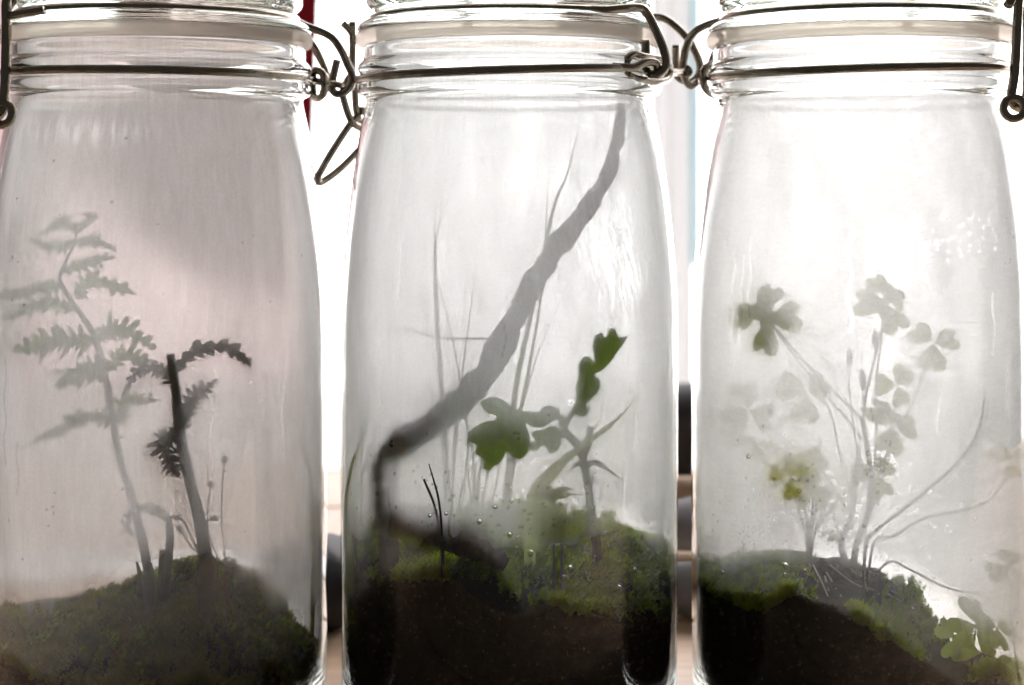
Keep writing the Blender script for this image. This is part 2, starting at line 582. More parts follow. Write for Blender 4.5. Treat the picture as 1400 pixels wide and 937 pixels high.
# soil heights inside each jar, from photo positions at known depths
SOIL = {
    'fern': [(10, 852, -.015), (80, 842, 0), (150, 836, 0), (200, 803, 0), (240, 785, -.004), (270, 774, -.006), (310, 780, -.004), (340, 795, 0), (368, 825, 0), (405, 872, 0), (440, 925, .003),
             (218, 950, -.047), (120, 940, -.037), (320, 945, -.035), (30, 890, -.02), (410, 945, -.02), (270, 840, -.025), (150, 880, -.025), (350, 865, -.02),
             (60, 835, .02), (100, 835, .03), (218, 805, .04), (330, 830, .03), (420, 890, .02)],
    'twig': [(480, 806, -.012), (510, 800, -.026), (560, 792, -.037), (600, 790, -.042), (640, 780, -.045), (665, 784, -.046), (700, 812, -.047), (722, 834, -.047), (800, 838, -.043), (860, 846, -.034), (912, 856, -.016),
             (500, 760, 0), (540, 752, -.01), (620, 742, 0), (690, 760, -.02), (720, 744, 0), (790, 742, -.004), (850, 735, .0), (895, 768, 0), (830, 775, -.02),
             (530, 715, .03), (600, 705, .035), (700, 705, .04), (800, 708, .035), (880, 740, .025)],
    'clover': [(955, 806, -.012), (1000, 834, -.03), (1035, 842, -.037), (1060, 825, -.040), (1090, 812, -.043), (1135, 822, -.046), (1158, 838, -.046), (1180, 852, -.046), (1205, 872, -.046), (1240, 895, -.043), (1285, 935, -.037), (1350, 960, -.02),
               (955, 796, 0), (1020, 772, -.005), (1090, 757, -.005), (1150, 766, -.005), (1190, 777, -.008), (1238, 802, -.008), (1289, 852, -.008), (1310, 918, -.008), (1340, 945, 0), (1390, 930, 0),
               (1080, 785, -.025), (1150, 800, -.028), (1220, 850, -.028), (1255, 878, -.026),
               (1000, 778, .03), (1100, 772, .035), (1200, 815, .035), (1290, 890, .03), (1350, 930, .03)],
}
SCTRL = {}
for k, L in SOIL.items():
    SCTRL[k] = np.array([tuple(P(*q)) for q in L])


def soil_h(kind, x, y):
    c = SCTRL[kind]
    d2 = (x[..., None] - c[:, 0]) ** 2 + (y[..., None] - c[:, 1]) ** 2 + 2e-6
    wgt = 1 / d2 ** 1.6
    z = (wgt * c[:, 2]).sum(-1) / wgt.sum(-1)
    s = {'fern': 400, 'twig': 500, 'clover': 600}[kind]
    z = z + 0.0030 * (fbm((x + 1) * 160, (y + 1) * 160, s, 4) - 0.5) + 0.0016 * (fbm((x + 1) * 640, (y + 1) * 640, s + 9, 3) - 0.5)
    return np.maximum(z, FLOOR + 0.006)


FOGSET = {'fern': 'fog_fern', 'twig': 'fog_twig', 'clover': 'fog_clover'}


def drops_for(kind):
    """droplet centres on the inside front of the glass, as (angle, z, radius)"""
    rr = random.Random({'fern': 21, 'twig': 22, 'clover': 23}[kind])
    cx = JX[kind]
    out = []

    def add(px, py, rpx):
        # the point of the inner wall seen through this photo position
        d = P(px, py, 0) - Vector((0, -D, ZC))
        Y = -0.03
        for _ in range(12):
            q = Vector((0, -D, ZC)) + d * ((D + Y) / D)
            r = float(rin(q.z)) - 0.0004
            dx = q.x - cx
            if abs(dx) > r * 0.985:
                return
            Y = -math.sqrt(r * r - dx * dx)
        out.append((math.atan2(Y, dx), q.z, 0.66 * rpx / PXM))

    if kind == 'twig':
        for px, py, s in ((697, 731, 4), (725, 756, 5), (656, 713, 4), (779, 777, 6), (770, 790, 5), (845, 803, 6), (839, 831, 4.5), (866, 779, 4),
                          (753, 797, 3.5), (801, 784, 3), (677, 693, 3), (779, 550, 3.5), (589, 705, 3), (549, 756, 3), (518, 675, 3), (611, 702, 2.6)):
            add(px, py, s)
        for _ in range(130):
            add(rr.gauss(760, 85), rr.gauss(765, 48), rr.choice([1.2, 1.5, 1.7, 2.2]))
        for _ in range(70):
            add(rr.gauss(890, 16), rr.gauss(802, 20), rr.choice([1.0, 1.3, 1.7]))
        for _ in range(160):
            add(rr.gauss(700, 120), rr.gauss(720, 60), rr.choice([0.9, 1.1, 1.4, 1.9]))
        for _ in range(40):
            add(rr.uniform(470, 680), rr.uniform(640, 860), rr.choice([1.0, 1.4, 1.8]))
    elif kind == 'clover':
        for px, py, s in ((1075, 773, 5), (1074, 786, 4), (990, 783, 4), (962, 780, 3.6), (1101, 780, 4), (1045, 808, 5), (1093, 671, 4), (1025, 624, 3), (1171, 706, 3), (1271, 673, 2.4), (1247, 832, 3)):
            add(px, py, s)
        for _ in range(130):
            add(rr.gauss(1080, 75), rr.gauss(735, 62), rr.choice([1.0, 1.3, 1.6, 2.0]))
        for _ in range(160):
            add(rr.gauss(1130, 110), rr.gauss(745, 55), rr.choice([0.9, 1.1, 1.4, 1.8]))
        for _ in range(80):
            add(rr.gauss(1205, 14), rr.gauss(635, 16), rr.choice([1.0, 1.2, 1.5]))
        for _ in range(40):
            add(rr.uniform(1170, 1300), rr.uniform(780, 880), rr.choice([0.7, 0.9, 1.1]))
        for r_ in range(6):                       # rows of fine beads high on the glass
            for c_ in range(17):
                if rr.random() < 0.5:
                    continue
                add(1250 + c_ * 7.6 + r_ * 2 + rr.gauss(0, 4), 285 + r_ * 12 + c_ * 1.4 + rr.gauss(0, 5), rr.choice([0.6, 0.8, 1.0]))
    else:
        for _ in range(50):
            add(rr.uniform(5, 440), rr.uniform(170, 900), rr.choice([0.9, 1.1, 1.4]))
    return out


def fog_field(kind, TH, Z):
    """how thickly the inner wall is fogged (0 clear .. 1 dense) at angle TH and height Z"""
    u = TH * 0.047            # metres along the wall
    X = JX[kind] + rin(Z) * np.cos(TH)
    Y = rin(Z) * np.sin(TH)
    k = D / (D + Y) * PXM
    px, py = 700 + X * k, HOR - (Z - ZC) * k
    front = Y < 0.012

    def blob(cx, cy, rx, ry, soft=1.0):
        d = ((px - cx) / rx) ** 2 + ((py - cy) / ry) ** 2
        return np.where(front, np.exp(-d / soft), 0.0)

    seed = {'fern': 100, 'twig': 200, 'clover': 300}[kind]
    a = fbm(u * 130, Z * 45, seed)
    fine = fbm(u * 1500, Z * 140, seed + 11, 3)          # vertical wiping marks
    spk = fbm(u * 1700, Z * 1700, seed + 23, 2)
    fog = 0.95 + 0.32 * (a - 0.5) + 0.07 * (spk - 0.5)
    if kind == 'fern':
        fog += 0.15 * (fine - 0.5)
        wipe = fbm(u * 900, Z * 120, seed + 31, 3)
        fog += 0.40 * blob(115, 180, 80, 16) * np.clip(wipe - 0.35, 0, 1) * 3
        fog += 0.25 * blob(240, 125, 90, 10) * np.clip(wipe - 0.4, 0, 1) * 3
        fog -= 0.10 * blob(330, 160, 80, 40)
        fog -= 0.16 * blob(270, 330, 95, 150)
    elif kind == 'twig':
        fog += 0.14 * (fine - 0.5)
        st = fbm(u * 1400 + Z * 300, Z * 200, seed + 31, 3)
        fog -= 0.75 * blob(845, 365, 38, 65) * np.clip(st - 0.46, 0, 1) * 2.4
        fog -= 0.20 * blob(800, 260, 90, 90) * np.clip(st - 0.5, 0, 1) * 2
        fog -= 0.12 * blob(760, 150, 120, 20)
        fog -= 0.10 * blob(700, 760, 200, 60)
    else:
        hor = fbm(u * 260, Z * 1500, seed + 31, 3)        # sideways wiping marks
        fog += 0.13 * (hor - 0.5)
        fog -= 0.16 * blob(1090, 160, 70, 14) * (fine > 0.4)
        fog -= 0.10 * blob(1120, 790, 130, 50)
    # thinner along the last millimetres beside soil-level drip line and in the neck
    neck = np.clip((Z - pz(0, 140)[1]) / 0.008, 0, 1)
    fog -= 0.22 * neck
    # wet soil and moss touching the wall leave it clearer than the misted air space above
    rz = rin(Z)
    hs = soil_h(kind, JX[kind] + 0.048 * np.cos(TH), 0.048 * np.sin(TH))
    hs = np.maximum(hs, np.maximum(soil_h(kind, X, 0.55 * Y), soil_h(kind, X, 0.1 * Y)))
    lift = 0.006 * fbm(u * 160, Z * 160, seed + 41, 3)
    wet = np.clip((hs + {'fern': 0.020, 'twig': 0.016, 'clover': 0.014}[kind] + lift - Z) / 0.012, 0, 1)
    wet = wet * wet * (3 - 2 * wet) * np.where(Y < 0.004, 1.0, 0.25)
    fog = fog * (1 - wet * {'fern': 0.72, 'twig': 0.78, 'clover': 0.76}[kind])
    # drip tracks
    rr = random.Random(seed)
    for _ in range(9 if kind != 'fern' else 5):
        t0 = -math.pi / 2 + rr.uniform(-1.1, 1.1)
        z1 = rr.uniform(0.07, 0.15)
        ln = rr.uniform(0.010, 0.035)
        w = rr.uniform(0.0002, 0.00035)
        d = (TH - t0) * 0.047 + 0.0005 * np.sin(Z * 500 + t0 * 9)
        fog -= 0.34 * np.exp(-(d / w) ** 2) * ((Z < z1) & (Z > z1 - ln))
    fog = np.where(Y > 0.004, fog + 0.38, fog)            # the far, cooler wall is fogged more thickly
    return np.clip(fog, 0.05, 1.35)


def fog_mesh(kind, parent, drops):
    cx = JX[kind]
    th = np.concatenate([np.linspace(-math.pi / 2 - 1.75, -math.pi / 2 + 1.75, 340), np.linspace(-math.pi / 2 + 1.75, 1.5 * math.pi - 1.75, 70)[1:-1]])
    zs = np.concatenate([np.arange(FLOOR + 0.0035, pz(0, 66)[1], 0.00048)])
    nt_, nz_ = len(th), len(zs)
    TH, Z = np.meshgrid(th, zs)
    rad = rin(Z) - 0.00035
    fog = fog_field(kind, TH, Z)
    for (t, z, r) in drops:
        rows = np.where(np.abs(zs - z) < r + 0.001)[0]
        cols = np.where(np.abs(th - t) * 0.047 < r + 0.001)[0]
        if len(rows) and len(cols):
            sl = np.ix_(rows, cols)
            d = np.hypot((TH[sl] - t) * 0.047, Z[sl] - z)
            fog[sl] = np.minimum(fog[sl], np.clip((d - r * 0.85) / 0.0004, 0.03 if r > 0.00035 else 0.5, 2))
    co = np.stack([rad * np.cos(TH), rad * np.sin(TH), Z], -1).reshape(-1, 3)
    i = np.arange(nz_ - 1)[:, None] * nt_
    k = np.arange(nt_)[None, :]
    k2 = (k + 1) % nt_
    faces = np.stack([i + k, i + k2, i + nt_ + k2, i + nt_ + k], -1).reshape(-1, 4)
    me = bpy.data.meshes.new('condensation')
    me.vertices.add(len(co))
    me.vertices.foreach_set('co', co.ravel())
    me.loops.add(faces.size)
    me.loops.foreach_set('vertex_index', faces.ravel())
    me.polygons.add(len(faces))
    me.polygons.foreach_set('loop_start', np.arange(len(faces)) * 4)
    me.polygons.foreach_set('use_smooth', np.ones(len(faces), bool))
    me.update(calc_edges=True)
    at = me.attributes.new('fog', 'FLOAT', 'POINT')
    at.data.foreach_set('value', fog.ravel().astype(np.float32))
    sf = me.attributes.new('soft', 'FLOAT', 'POINT')
    sf.data.foreach_set('value', np.where(rad * np.sin(TH) > 0.004, 0.55 if kind == 'fern' else 0.16, 0.0).ravel().astype(np.float32))
    me.materials.append(M[FOGSET[kind]])
    o = bpy.data.objects.new('condensation', me)
    col.objects.link(o)
    o.parent = parent
    return o


def drop_mesh(kind, parent, drops):
    cx = JX[kind]
    bm = bmesh.new()
    bmesh.ops.create_icosphere(bm, subdivisions=2, radius=1)
    base = np.array([v_.co[:] for v_ in bm.verts])
    fc = [[v_.index for v_ in f_.verts] for f_ in bm.faces]
    bm.free()
    mb = MB()
    rr = random.Random(5)
    for (t, z, r) in drops:
        R0 = float(rin(z)) - 0.00012 - 0.45 * r * 0.5
        n = np.array([math.cos(t), math.sin(t), 0])
        tg = np.array([-math.sin(t), math.cos(t), 0])
        sx, sz = rr.uniform(0.8, 1.1), rr.uniform(0.9, 1.35)
        c = np.array([cx, 0, z]) + n * (R0 - 0.0002)
        vs = [c + tg * b[0] * r * sx + n * b[1] * r * 0.45 + np.array([0, 0, 1.0]) * b[2] * r * sz for b in base]
        mb.add(vs, fc)
    o = mb.build('water_droplets', M['water'], parent, kind='stuff')
    return o


for kind, jar in jars.items():
    cx = JX[kind]
    prof = [(0.0004, pz(0, 957)[1])] + [pz(185, 957)] + [pz(*p_) for p_ in OUT] + [pz(*p_) for p_ in INN] + [(0.0004, FLOOR)]
    v, f = lathe(prof, cx, 144, wob=0.00022, seed={'fern': 41, 'twig': 42, 'clover': 43}[kind])
    obj('jar_body', v, f, M['glass'], jar)
    v, f = lathe([pz(*p_) for p_ in LID], cx, 144, wob=0.0001, seed=50)
    obj('lid', v, f, M['lid_glass'], jar)
    v, f = lathe([pz(*p_) for p_ in GAS + GAS[:1]], cx, 128, close_ends='loop', sub=2)
    obj('gasket', v, f, M['rubber'], jar)
    dr = drops_for(kind)
    fog_mesh(kind, jar, dr)
    drop_mesh(kind, jar, dr)


# ---- wires of the clip closures
def ring(mb, cx, r, zl, zr, zf, a0=0, a1=360, rpx=5.5):
    pts = []
    n = 72
    for i in range(n + 1):
        a = math.radians(a0 + (a1 - a0) * i / n)
        x, y = r * math.cos(a), r * math.sin(a)
        zm = (zl + zr) / 2
        z = zm + (zr - zl) / 2 * math.cos(a) + (zf - zm) * max(0, -math.sin(a)) * 0.8
        pts.append(Vector((cx + x, y, z)))
    full = (a1 - a0) >= 360
    if full:
        pts = pts[:-1]
    mb.tube(pts, rpx / PXM, seg=12, sub=2, closed=full)


RN = 206.5 / PXM * KR       # neck wire ring
RL = 187.5 / PXM * KR       # lid groove
zl = 0.2030

# fern jar: hinge towards the twig jar, latch on its far side
w = MB()
ring(w, JX['fern'], RN, 0.1862, 0.1853, 0.1852)
wire(w, [(431, 97, .004), (440, 100, .002), (443.5, 115, 0), (441, 130, .002), (433, 135, .006), (428.5, 126, .008), (428, 108, .007)], 4.6, closed=True)
wire(w, [(436, 98, .012), (444, 104, .010), (447, 118, .009), (442, 131, .011)], 4.2)
wire(w, [(424, 109, .008), (441, 113, .002), (455, 114.5, .005), (467, 117, .008)], 4.6)
w.build('neck_wire', M['wire'], jars['fern'])
w = MB()
ring(w, JX['fern'], RL, zl + .0004, zl, zl - .0006, 150, 375)
wire(w, [(404, 29, .006), (418, 36, .006), (440, 44, .006), (455, 53, .006), (467, 70, .006), (475, 88, .006), (482, 105, .006), (479, 118, .006), (470, 127, .006),
         (460, 128.5, .006), (454, 122, .006), (455, 108, .006), (461, 82, .006)], 5.0)
wire(w, [(402, 34, .024), (420, 52, .024), (431, 66, .022), (439, 82, .022), (446, 100, .022), (448, 115, .021), (440, 128, .02)], 4.8)
w.build('bail_wire', M['wire'], jars['fern'])
w = MB()
wire(w, [(24, -14, -.029), (14, -8, -.031), (9, 4, -.032), (9, 40, -.032), (8, 90, -.032), (6.5, 125, -.032), (4, 150, -.031), (-3, 160, -.029)], 5.6)
wire(w, [(17, 154, -.033), (13, 166, -.033), (2, 171, -.032), (-9, 166, -.032), (-13, 155, -.032), (-8, 145, -.032), (3, 142, -.032), (13, 146, -.033)], 5.0, closed=True)
wire(w, [(20, -4, -.030), (10, 20, -.031), (40, 17, -.0385), (60, 14, -.040)], 4.6)
w.build('latch_lever', M['wire'], jars['fern'])

# twig jar: hinge towards the clover jar, latch towards the fern jar
w = MB()
ring(w, JX['twig'], RN, 0.1848, 0.1876, 0.1850)
wire(w, [(853, 95, -.0275), (856, 83, -.029), (866, 75, -.027), (880, 77, -.023), (898, 80, -.014), (912, 87, -.007), (916, 97, -.003), (912, 108, -.006), (897, 112, -.016), (875, 109, -.0235), (860, 104, -.027)], 4.6, closed=True)
wire(w, [(836, 91, -.0335), (852, 92, -.0320), (868, 92, -.0300), (884, 85, -.027), (896, 87, -.024), (900, 97, -.022)], 4.8)
wire(w, [(910, 99, -.003), (924, 99, .006), (938, 97, .016)], 4.6)
wire(w, [(933, 92, .016), (941, 93, .014), (944, 99, .013), (938, 104, .014), (931, 101, .016)], 3.4, closed=True)
w.build('neck_wire', M['wire'], jars['twig'])
w = MB()
ring(w, JX['twig'], RL, zl - .0004, zl, zl - .0008, 178, 313)
wire(w, [(795, 11.5, -.0335), (825, 14, -.0335), (850, 12, -.031), (868, 10.5, -.028), (882, 15, -.026), (896, 40, -.024), (907, 67, -.023), (911, 85, -.023), (907, 96, -.023), (897, 102, -.023),
         (887, 99, -.022), (883, 90, -.021), (883, 55, -.021)], 5.1)
ring(w, JX['twig'], RL, zl - .0004, zl, zl, 40, 182)
wire(w, [(838, 32, .030), (856, 29, .027), (872, 25.5, .024), (890, 23.5, .022), (906, 25, .02), (922, 35, .02), (940, 53, .02), (950, 70, .02), (957, 88, .02), (955, 103, .02), (945, 112, .02),
         (933, 110, .02), (925, 100, .02), (924, 62, .02)], 5.1)
w.build('bail_wire', M['wire'], jars['twig'])
w = MB()
wire(w, [(469, 32, .012), (477, 40, .013), (482, 50, .014), (482, 75, .014), (482, 100, .014), (485, 120, .014), (487, 150, .015), (491, 163, .017), (499, 166, .020)], 4.7)
wire(w, [(482, 30, .014), (482, 60, .014)], 4.7)
wire(w, [(482, 100, .012), (473, 114, .010), (469, 130, .010), (475, 153, .011), (482, 168, .012), (494, 176, .016)], 4.7)
wire(w, [(494, 146, .016), (495, 158, .016)], 4.6)
wire(w, [(492, 158, .014), (479, 170, .013), (455, 206, .013), (437, 237, .013), (434, 245, .014), (440, 249, .016), (464, 232, .020), (488, 208, .025), (500, 192, .028), (505, 160, .030)], 4.7)
w.build('latch_lever', M['wire'], jars['twig'])

# clover jar: hinge towards the twig jar, latch on its far side
w = MB()
ring(w, JX['clover'], RN, 0.1853, 0.1874, 0.1858)
wire(w, [(985, 90, .008), (975, 88.5, .004), (966, 92, .001), (961.5, 103, -.001), (962.5, 116, -.001), (969, 126, .001), (979, 131, .004)], 4.8)
wire(w, [(990, 104, .008), (976, 103, .006), (966, 106, .004)], 4.4)
w.build('neck_wire', M['wire'], jars['clover'])
w = MB()
ring(w, JX['clover'], RL, zl, zl, zl - .0003, 168, 372)
wire(w, [(1010, 20, .006), (998, 24, .008), (985, 28.5, .010), (967, 34, .012), (951, 43, .013), (942, 55, .014), (936, 74, .014), (934, 95, .014), (938, 111, .015), (945, 117.5, .016), (953, 113, .017)], 5.0)
wire(w, [(992, 50, .024), (980, 67, .022), (972, 86, .019), (966, 100, .014)], 4.8)
w.build('bail_wire', M['wire'], jars['clover'])
w = MB()
wire(w, [(1378, 8, -.034), (1393, -16, -.031), (1392, 10, -.0315), (1390, 50, -.0315), (1387, 100, -.0315), (1383, 128, -.0315), (1385, 142, -.031), (1392, 148, -.029)], 5.4)
wire(w, [(1372, 149, -.033), (1376, 138, -.033), (1386, 134, -.033), (1397, 138, -.033), (1400, 149, -.033), (1396, 159, -.033), (1385, 162.5, -.033), (1376, 158, -.033)], 4.8, closed=True)
wire(w, [(1398, 148, -.032), (1403, 130, -.031), (1404, 70, -.029), (1404, 10, -.027)], 4.8)
w.build('latch_lever', M['wire'], jars['clover'])

# ------------------------------------------------------------------ soil
SOILR = {'fern': 0.0010, 'twig': 0.0004, 'clover': 0.0004}


def make_soil(kind, label):
    cx = JX[kind]
    nt_, nr = 260, 70
    th = np.arange(nt_) * 2 * math.pi / nt_
    vs, fs = [], []
    rows = []
    # top, from the axis outwards
    for j in range(nr + 1):
        s = (j + 0.3) / (nr + 0.3)
        rb = 0.0488
        x = cx + rb * s * np.cos(th)
        y = rb * s * np.sin(th)
        z = soil_h(kind, x, y)
        # stay inside the wall at this height, and drop slightly at the very rim
        rmax = rin(z) - 0.0007 - SOILR[kind] * fbm(np.cos(th) * 12 + 20, np.sin(th) * 12 + 20, 77, 3) * 2
        r = np.minimum(rb * s, rmax)
        z = z - 0.0014 * np.clip((s - 0.93) / 0.07, 0, 1) ** 2
        rows.append((r, z))
    rtop, ztop = rows[-1]
    ns = 40
    for j in range(1, ns + 1):
        t = j / ns
        z = ztop * (1 - t) + (FLOOR + 0.0004) * t
        rr_ = rin(z) - 0.0007 - SOILR[kind] * 2.2 * fbm(np.cos(th) * 14 + 20, np.sin(th) * 14 + 20 + z * 300, 78, 6)
        if j == ns:
            rr_ = np.minimum(rr_, 0.040)
        rows.append((rr_, z))
    for r, z in rows:
        for k in range(nt_):
            vs.append((cx + r[k] * math.cos(th[k]), r[k] * math.sin(th[k]), z[k]))
    n = len(rows)
    for i in range(n - 1):
        for k in range(nt_):
            k2 = (k + 1) % nt_
            fs.append((i * nt_ + k, (i + 1) * nt_ + k, (i + 1) * nt_ + k2, i * nt_ + k2))
    fs.append(tuple(range(nt_)))
    fs.append(tuple((n - 1) * nt_ + k for k in range(nt_ - 1, -1, -1)))
    return obj('soil_mound', vs, fs, M['soil'], label=label, cat='soil', group='soil mounds inside the jars')


soils = {'fern': make_soil('fern', 'dim brown soil mound under the ferns in its jar'),
         'twig': make_soil('twig', 'nearly black soil bed under the twig and oak seedling'),
         'clover': make_soil('clover', 'dark rounded soil mound sloping down under the clover')}


def crumbs(kind, soil, n, seed):
    cx = JX[kind]
    g = np.random.default_rng(seed)
    mb = MB()
    octa = np.array([(1, 0, 0), (-1, 0, 0), (0, 1, 0), (0, -1, 0), (0, 0, 1), (0, 0, -1)], float)
    of = [(0, 2, 4), (2, 1, 4), (1, 3, 4), (3, 0, 4), (2, 0, 5), (1, 2, 5), (3, 1, 5), (0, 3, 5)]
    for i in range(n):
        t = -math.pi / 2 + g.normal(0, 0.9)
        top = float(soil_h(kind, np.array([cx + 0.047 * math.cos(t)]), np.array([0.047 * math.sin(t)]))[0])
        z = FLOOR + 0.003 + (top - FLOOR - 0.003) * g.random() ** 0.6
        sz = g.uniform(0.0004, 0.0013)
        r = float(rin(z)) - 0.0007 - sz * 0.8
        c = np.array([cx + r * math.cos(t), r * math.sin(t), z])
        mb.add([c + v_ * sz * g.uniform(0.6, 1.1, 3) for v_ in octa + g.normal(0, .12, (6, 3))], of)
    mb.build('crumbs', M['brown_soil'], soil, kind='stuff', smooth=False)


for k_, sd_ in (('fern', 81), ('twig', 82), ('clover', 83)):
    crumbs(k_, soils[k_], 420, sd_)


def moss(kind, mname, name, label, n, zones, ln, seed, sink=0.0006):
    """short leafy shoots standing on the soil; zones: (px, py, rx, ry) patches"""
    cx = JX[kind]
    g = np.random.default_rng(seed)
    mb_v, mb_f = [], []
    cnt = 0
    tries = 0
    while cnt < n and tries < 60:
        tries += 1
        m_ = 6000
        r = 0.0482 * np.sqrt(g.random(m_))
        t = g.random(m_) * 2 * math.pi
        x, y = cx + r * np.cos(t), r * np.sin(t)
        z = soil_h(kind, x, y)
        kk = D / (D + y) * PXM
        px, py = 700 + x * kk, HOR - (z - ZC) * kk
        w = np.zeros(m_)
        for (a, b, rx, ry) in zones:
            w = np.maximum(w, np.exp(-(((px - a) / rx) ** 2 + ((py - b) / ry) ** 2) ** 2))
        w *= np.clip(fbm((x + 1) * 420, (y + 1) * 420, seed + 3, 2) * 2.6 - 0.55, 0, 1)
        ok = g.random(m_) < w
        for i in np.where(ok)[0]:
            if cnt >= n:
                break
            cnt += 1
            L = ln * g.uniform(0.6, 1.4)
            lean = g.normal(0, 0.28, 2)
            base = np.array([x[i], y[i], z[i] - sink])
            rr_ = math.hypot(base[0] - cx, base[1])
            up = np.array([lean[0], lean[1], 1.0])
            up /= np.linalg.norm(up)
            nl = 4
            for q in range(nl):
                f0 = q / nl
                c = base + up * L * f0
                for s in range(3):
                    a = q * 1.05 + s * 2.094 + g.uniform(-.3, .3)
                    out_ = np.array([math.cos(a), math.sin(a), 0.75 + 0.5 * f0])
                    out_ /= np.linalg.norm(out_)
                    wv = np.array([-math.sin(a), math.cos(a), 0]) * L * 0.15
                    tip = c + out_ * L * (0.52 - 0.14 * f0)
                    for pt in (c - wv, c + wv, tip):
                        d_ = np.array([pt[0] - cx, pt[1]])
                        rad = np.linalg.norm(d_)
                        mx = float(rin(pt[2])) - 0.0006
                        if rad > mx:
                            d_ *= mx / rad
                        mb_v.append((cx + d_[0], d_[1], pt[2]))
                    b = len(mb_v) - 3
                    mb_f.append((b, b + 1, b + 2))
    return obj(name, mb_v, mb_f, M[mname], label=label, cat='moss', kind='stuff', smooth=False)


moss('fern', 'dull_moss', 'moss', 'dull green moss covering the soil under the ferns', 9000,
     [(90, 870, 140, 60), (220, 860, 160, 90), (330, 860, 110, 90), (400, 900, 60, 60), (290, 780, 60, 20)], 0.0034, 31)
moss('fern', 'moss', 'moss', 'fresher green moss patch at the foot of the ferns', 1800, [(260, 790, 60, 22), (60, 860, 70, 30), (380, 870, 50, 50), (200, 890, 90, 30)], 0.0032, 32)
moss('twig', 'moss', 'moss', 'green moss on the back of the soil by the oak seedling', 4200, [(800, 760, 120, 50), (880, 790, 60, 50), (700, 730, 60, 40), (600, 745, 120, 40)], 0.0038, 33)
moss('twig', 'bright_moss', 'moss', 'bright yellow-green moss along the edge of the black soil', 2600, [(820, 770, 70, 40), (600, 786, 70, 12), (690, 800, 28, 26), (800, 826, 60, 16), (850, 745, 60, 26), (740, 735, 30, 18)], 0.0036, 34)
moss('clover', 'moss', 'moss', 'green moss patch on the high side of the clover mound', 2700, [(1000, 805, 60, 42), (1060, 795, 45, 28), (1235, 860, 45, 50)], 0.0032, 35)
moss('clover', 'bright_moss', 'moss', 'bright lime moss streak running down the clover mound', 2000, [(1020, 838, 50, 16), (1065, 815, 24, 16), (1172, 864, 16, 24), (1195, 890, 20, 22), (1378, 932, 40, 14)], 0.0034, 36)

# ------------------------------------------------------------------ plant builders
def ground(px, kind, Y):
    """point of the soil under photo column px at depth Y"""
    x = P(px, 0, Y).x
    z = float(soil_h(kind, np.array([x]), np.array([Y]))[0])
    return Vector((x, Y, z - 0.0012))


def pinna(pts, wpx, Y0, Y1, m, parent, n=11, seed=0, name='pinna', hang=0.0, m2=None):
    """fern leaflet: rib with toothed lobes on both sides"""
    rr = random.Random(seed)
    q = catmull([(a, b, Y0 + (Y1 - Y0) * i / (len(pts) - 1)) for i, (a, b) in enumerate(pts)], 10)
    c3 = np.array([tuple(P(*p_)) for p_ in q])
    K = len(c3)
    mb = MB()
    mb.tube([Vector(p_) for p_ in c3[::3]], [max(0.6, 1.7 * (1 - i / (K / 3))) / PXM for i in range(len(c3[::3]))], seg=6, sub=2)
    S_ = 6 * n
    side0 = None
    for sgn in (-1, 1):
        ph = rr.uniform(-0.15, 0.15)
        jit = [rr.uniform(0.55, 1.2) for _ in range(n + 2)]
        tl = [rr.uniform(-0.7, 0.7) for _ in range(n + 2)]
        vs = []
        for i in range(S_ + 1):
            t = i / S_
            k = t * (K - 1)
            k0 = min(K - 2, int(k))
            p_ = c3[k0] * (1 - (k - k0)) + c3[k0 + 1] * (k - k0)
            tg = c3[min(K - 1, k0 + 2)] - c3[max(0, k0 - 1)]
            tg = tg / (np.linalg.norm(tg) + 1e-9)
            sd = np.cross(tg, np.array([0, -1, 0.15])) * sgn
            sd /= np.linalg.norm(sd)
            ph_ = t * n + ph
            li = int(max(0, ph_))
            fr = ph_ - math.floor(ph_)
            lobe = math.sin(math.pi * min(1, fr * 1.04)) ** 0.55 if fr < 0.96 else 0.0
            env = math.sin(math.pi * min(1, 0.20 + 0.80 * t)) ** 0.75
            Lw = wpx / PXM * env * (0.16 + 0.92 * lobe) * jit[min(li, n + 1)]
            edge = p_ + sd * Lw + tg * Lw * 0.45 + np.array([0, tl[min(li, n + 1)] * Lw, -hang * Lw])
            vs += [p_, p_ * 0.5 + edge * 0.5 + np.array([0, -0.08 * Lw, 0]), edge]
        fs = []
        for i in range(S_):
            for c_ in range(2):
                q0 = i * 3 + c_
                fs.append((q0, q0 + 1, q0 + 4, q0 + 3))
        mb.add(vs, fs)
    return mb.build(name, m, parent)


def stemtube(name, pts, rpx, m, parent, seg=8, sub=6, rough=0, rnd=None, **kw):
    mb = MB().tube(pts, [r / PXM for r in rpx] if hasattr(rpx, '__len__') else rpx / PXM, seg=seg, sub=sub, rough=rough, rnd=rnd)
    return mb.build(name, m, parent, **kw)


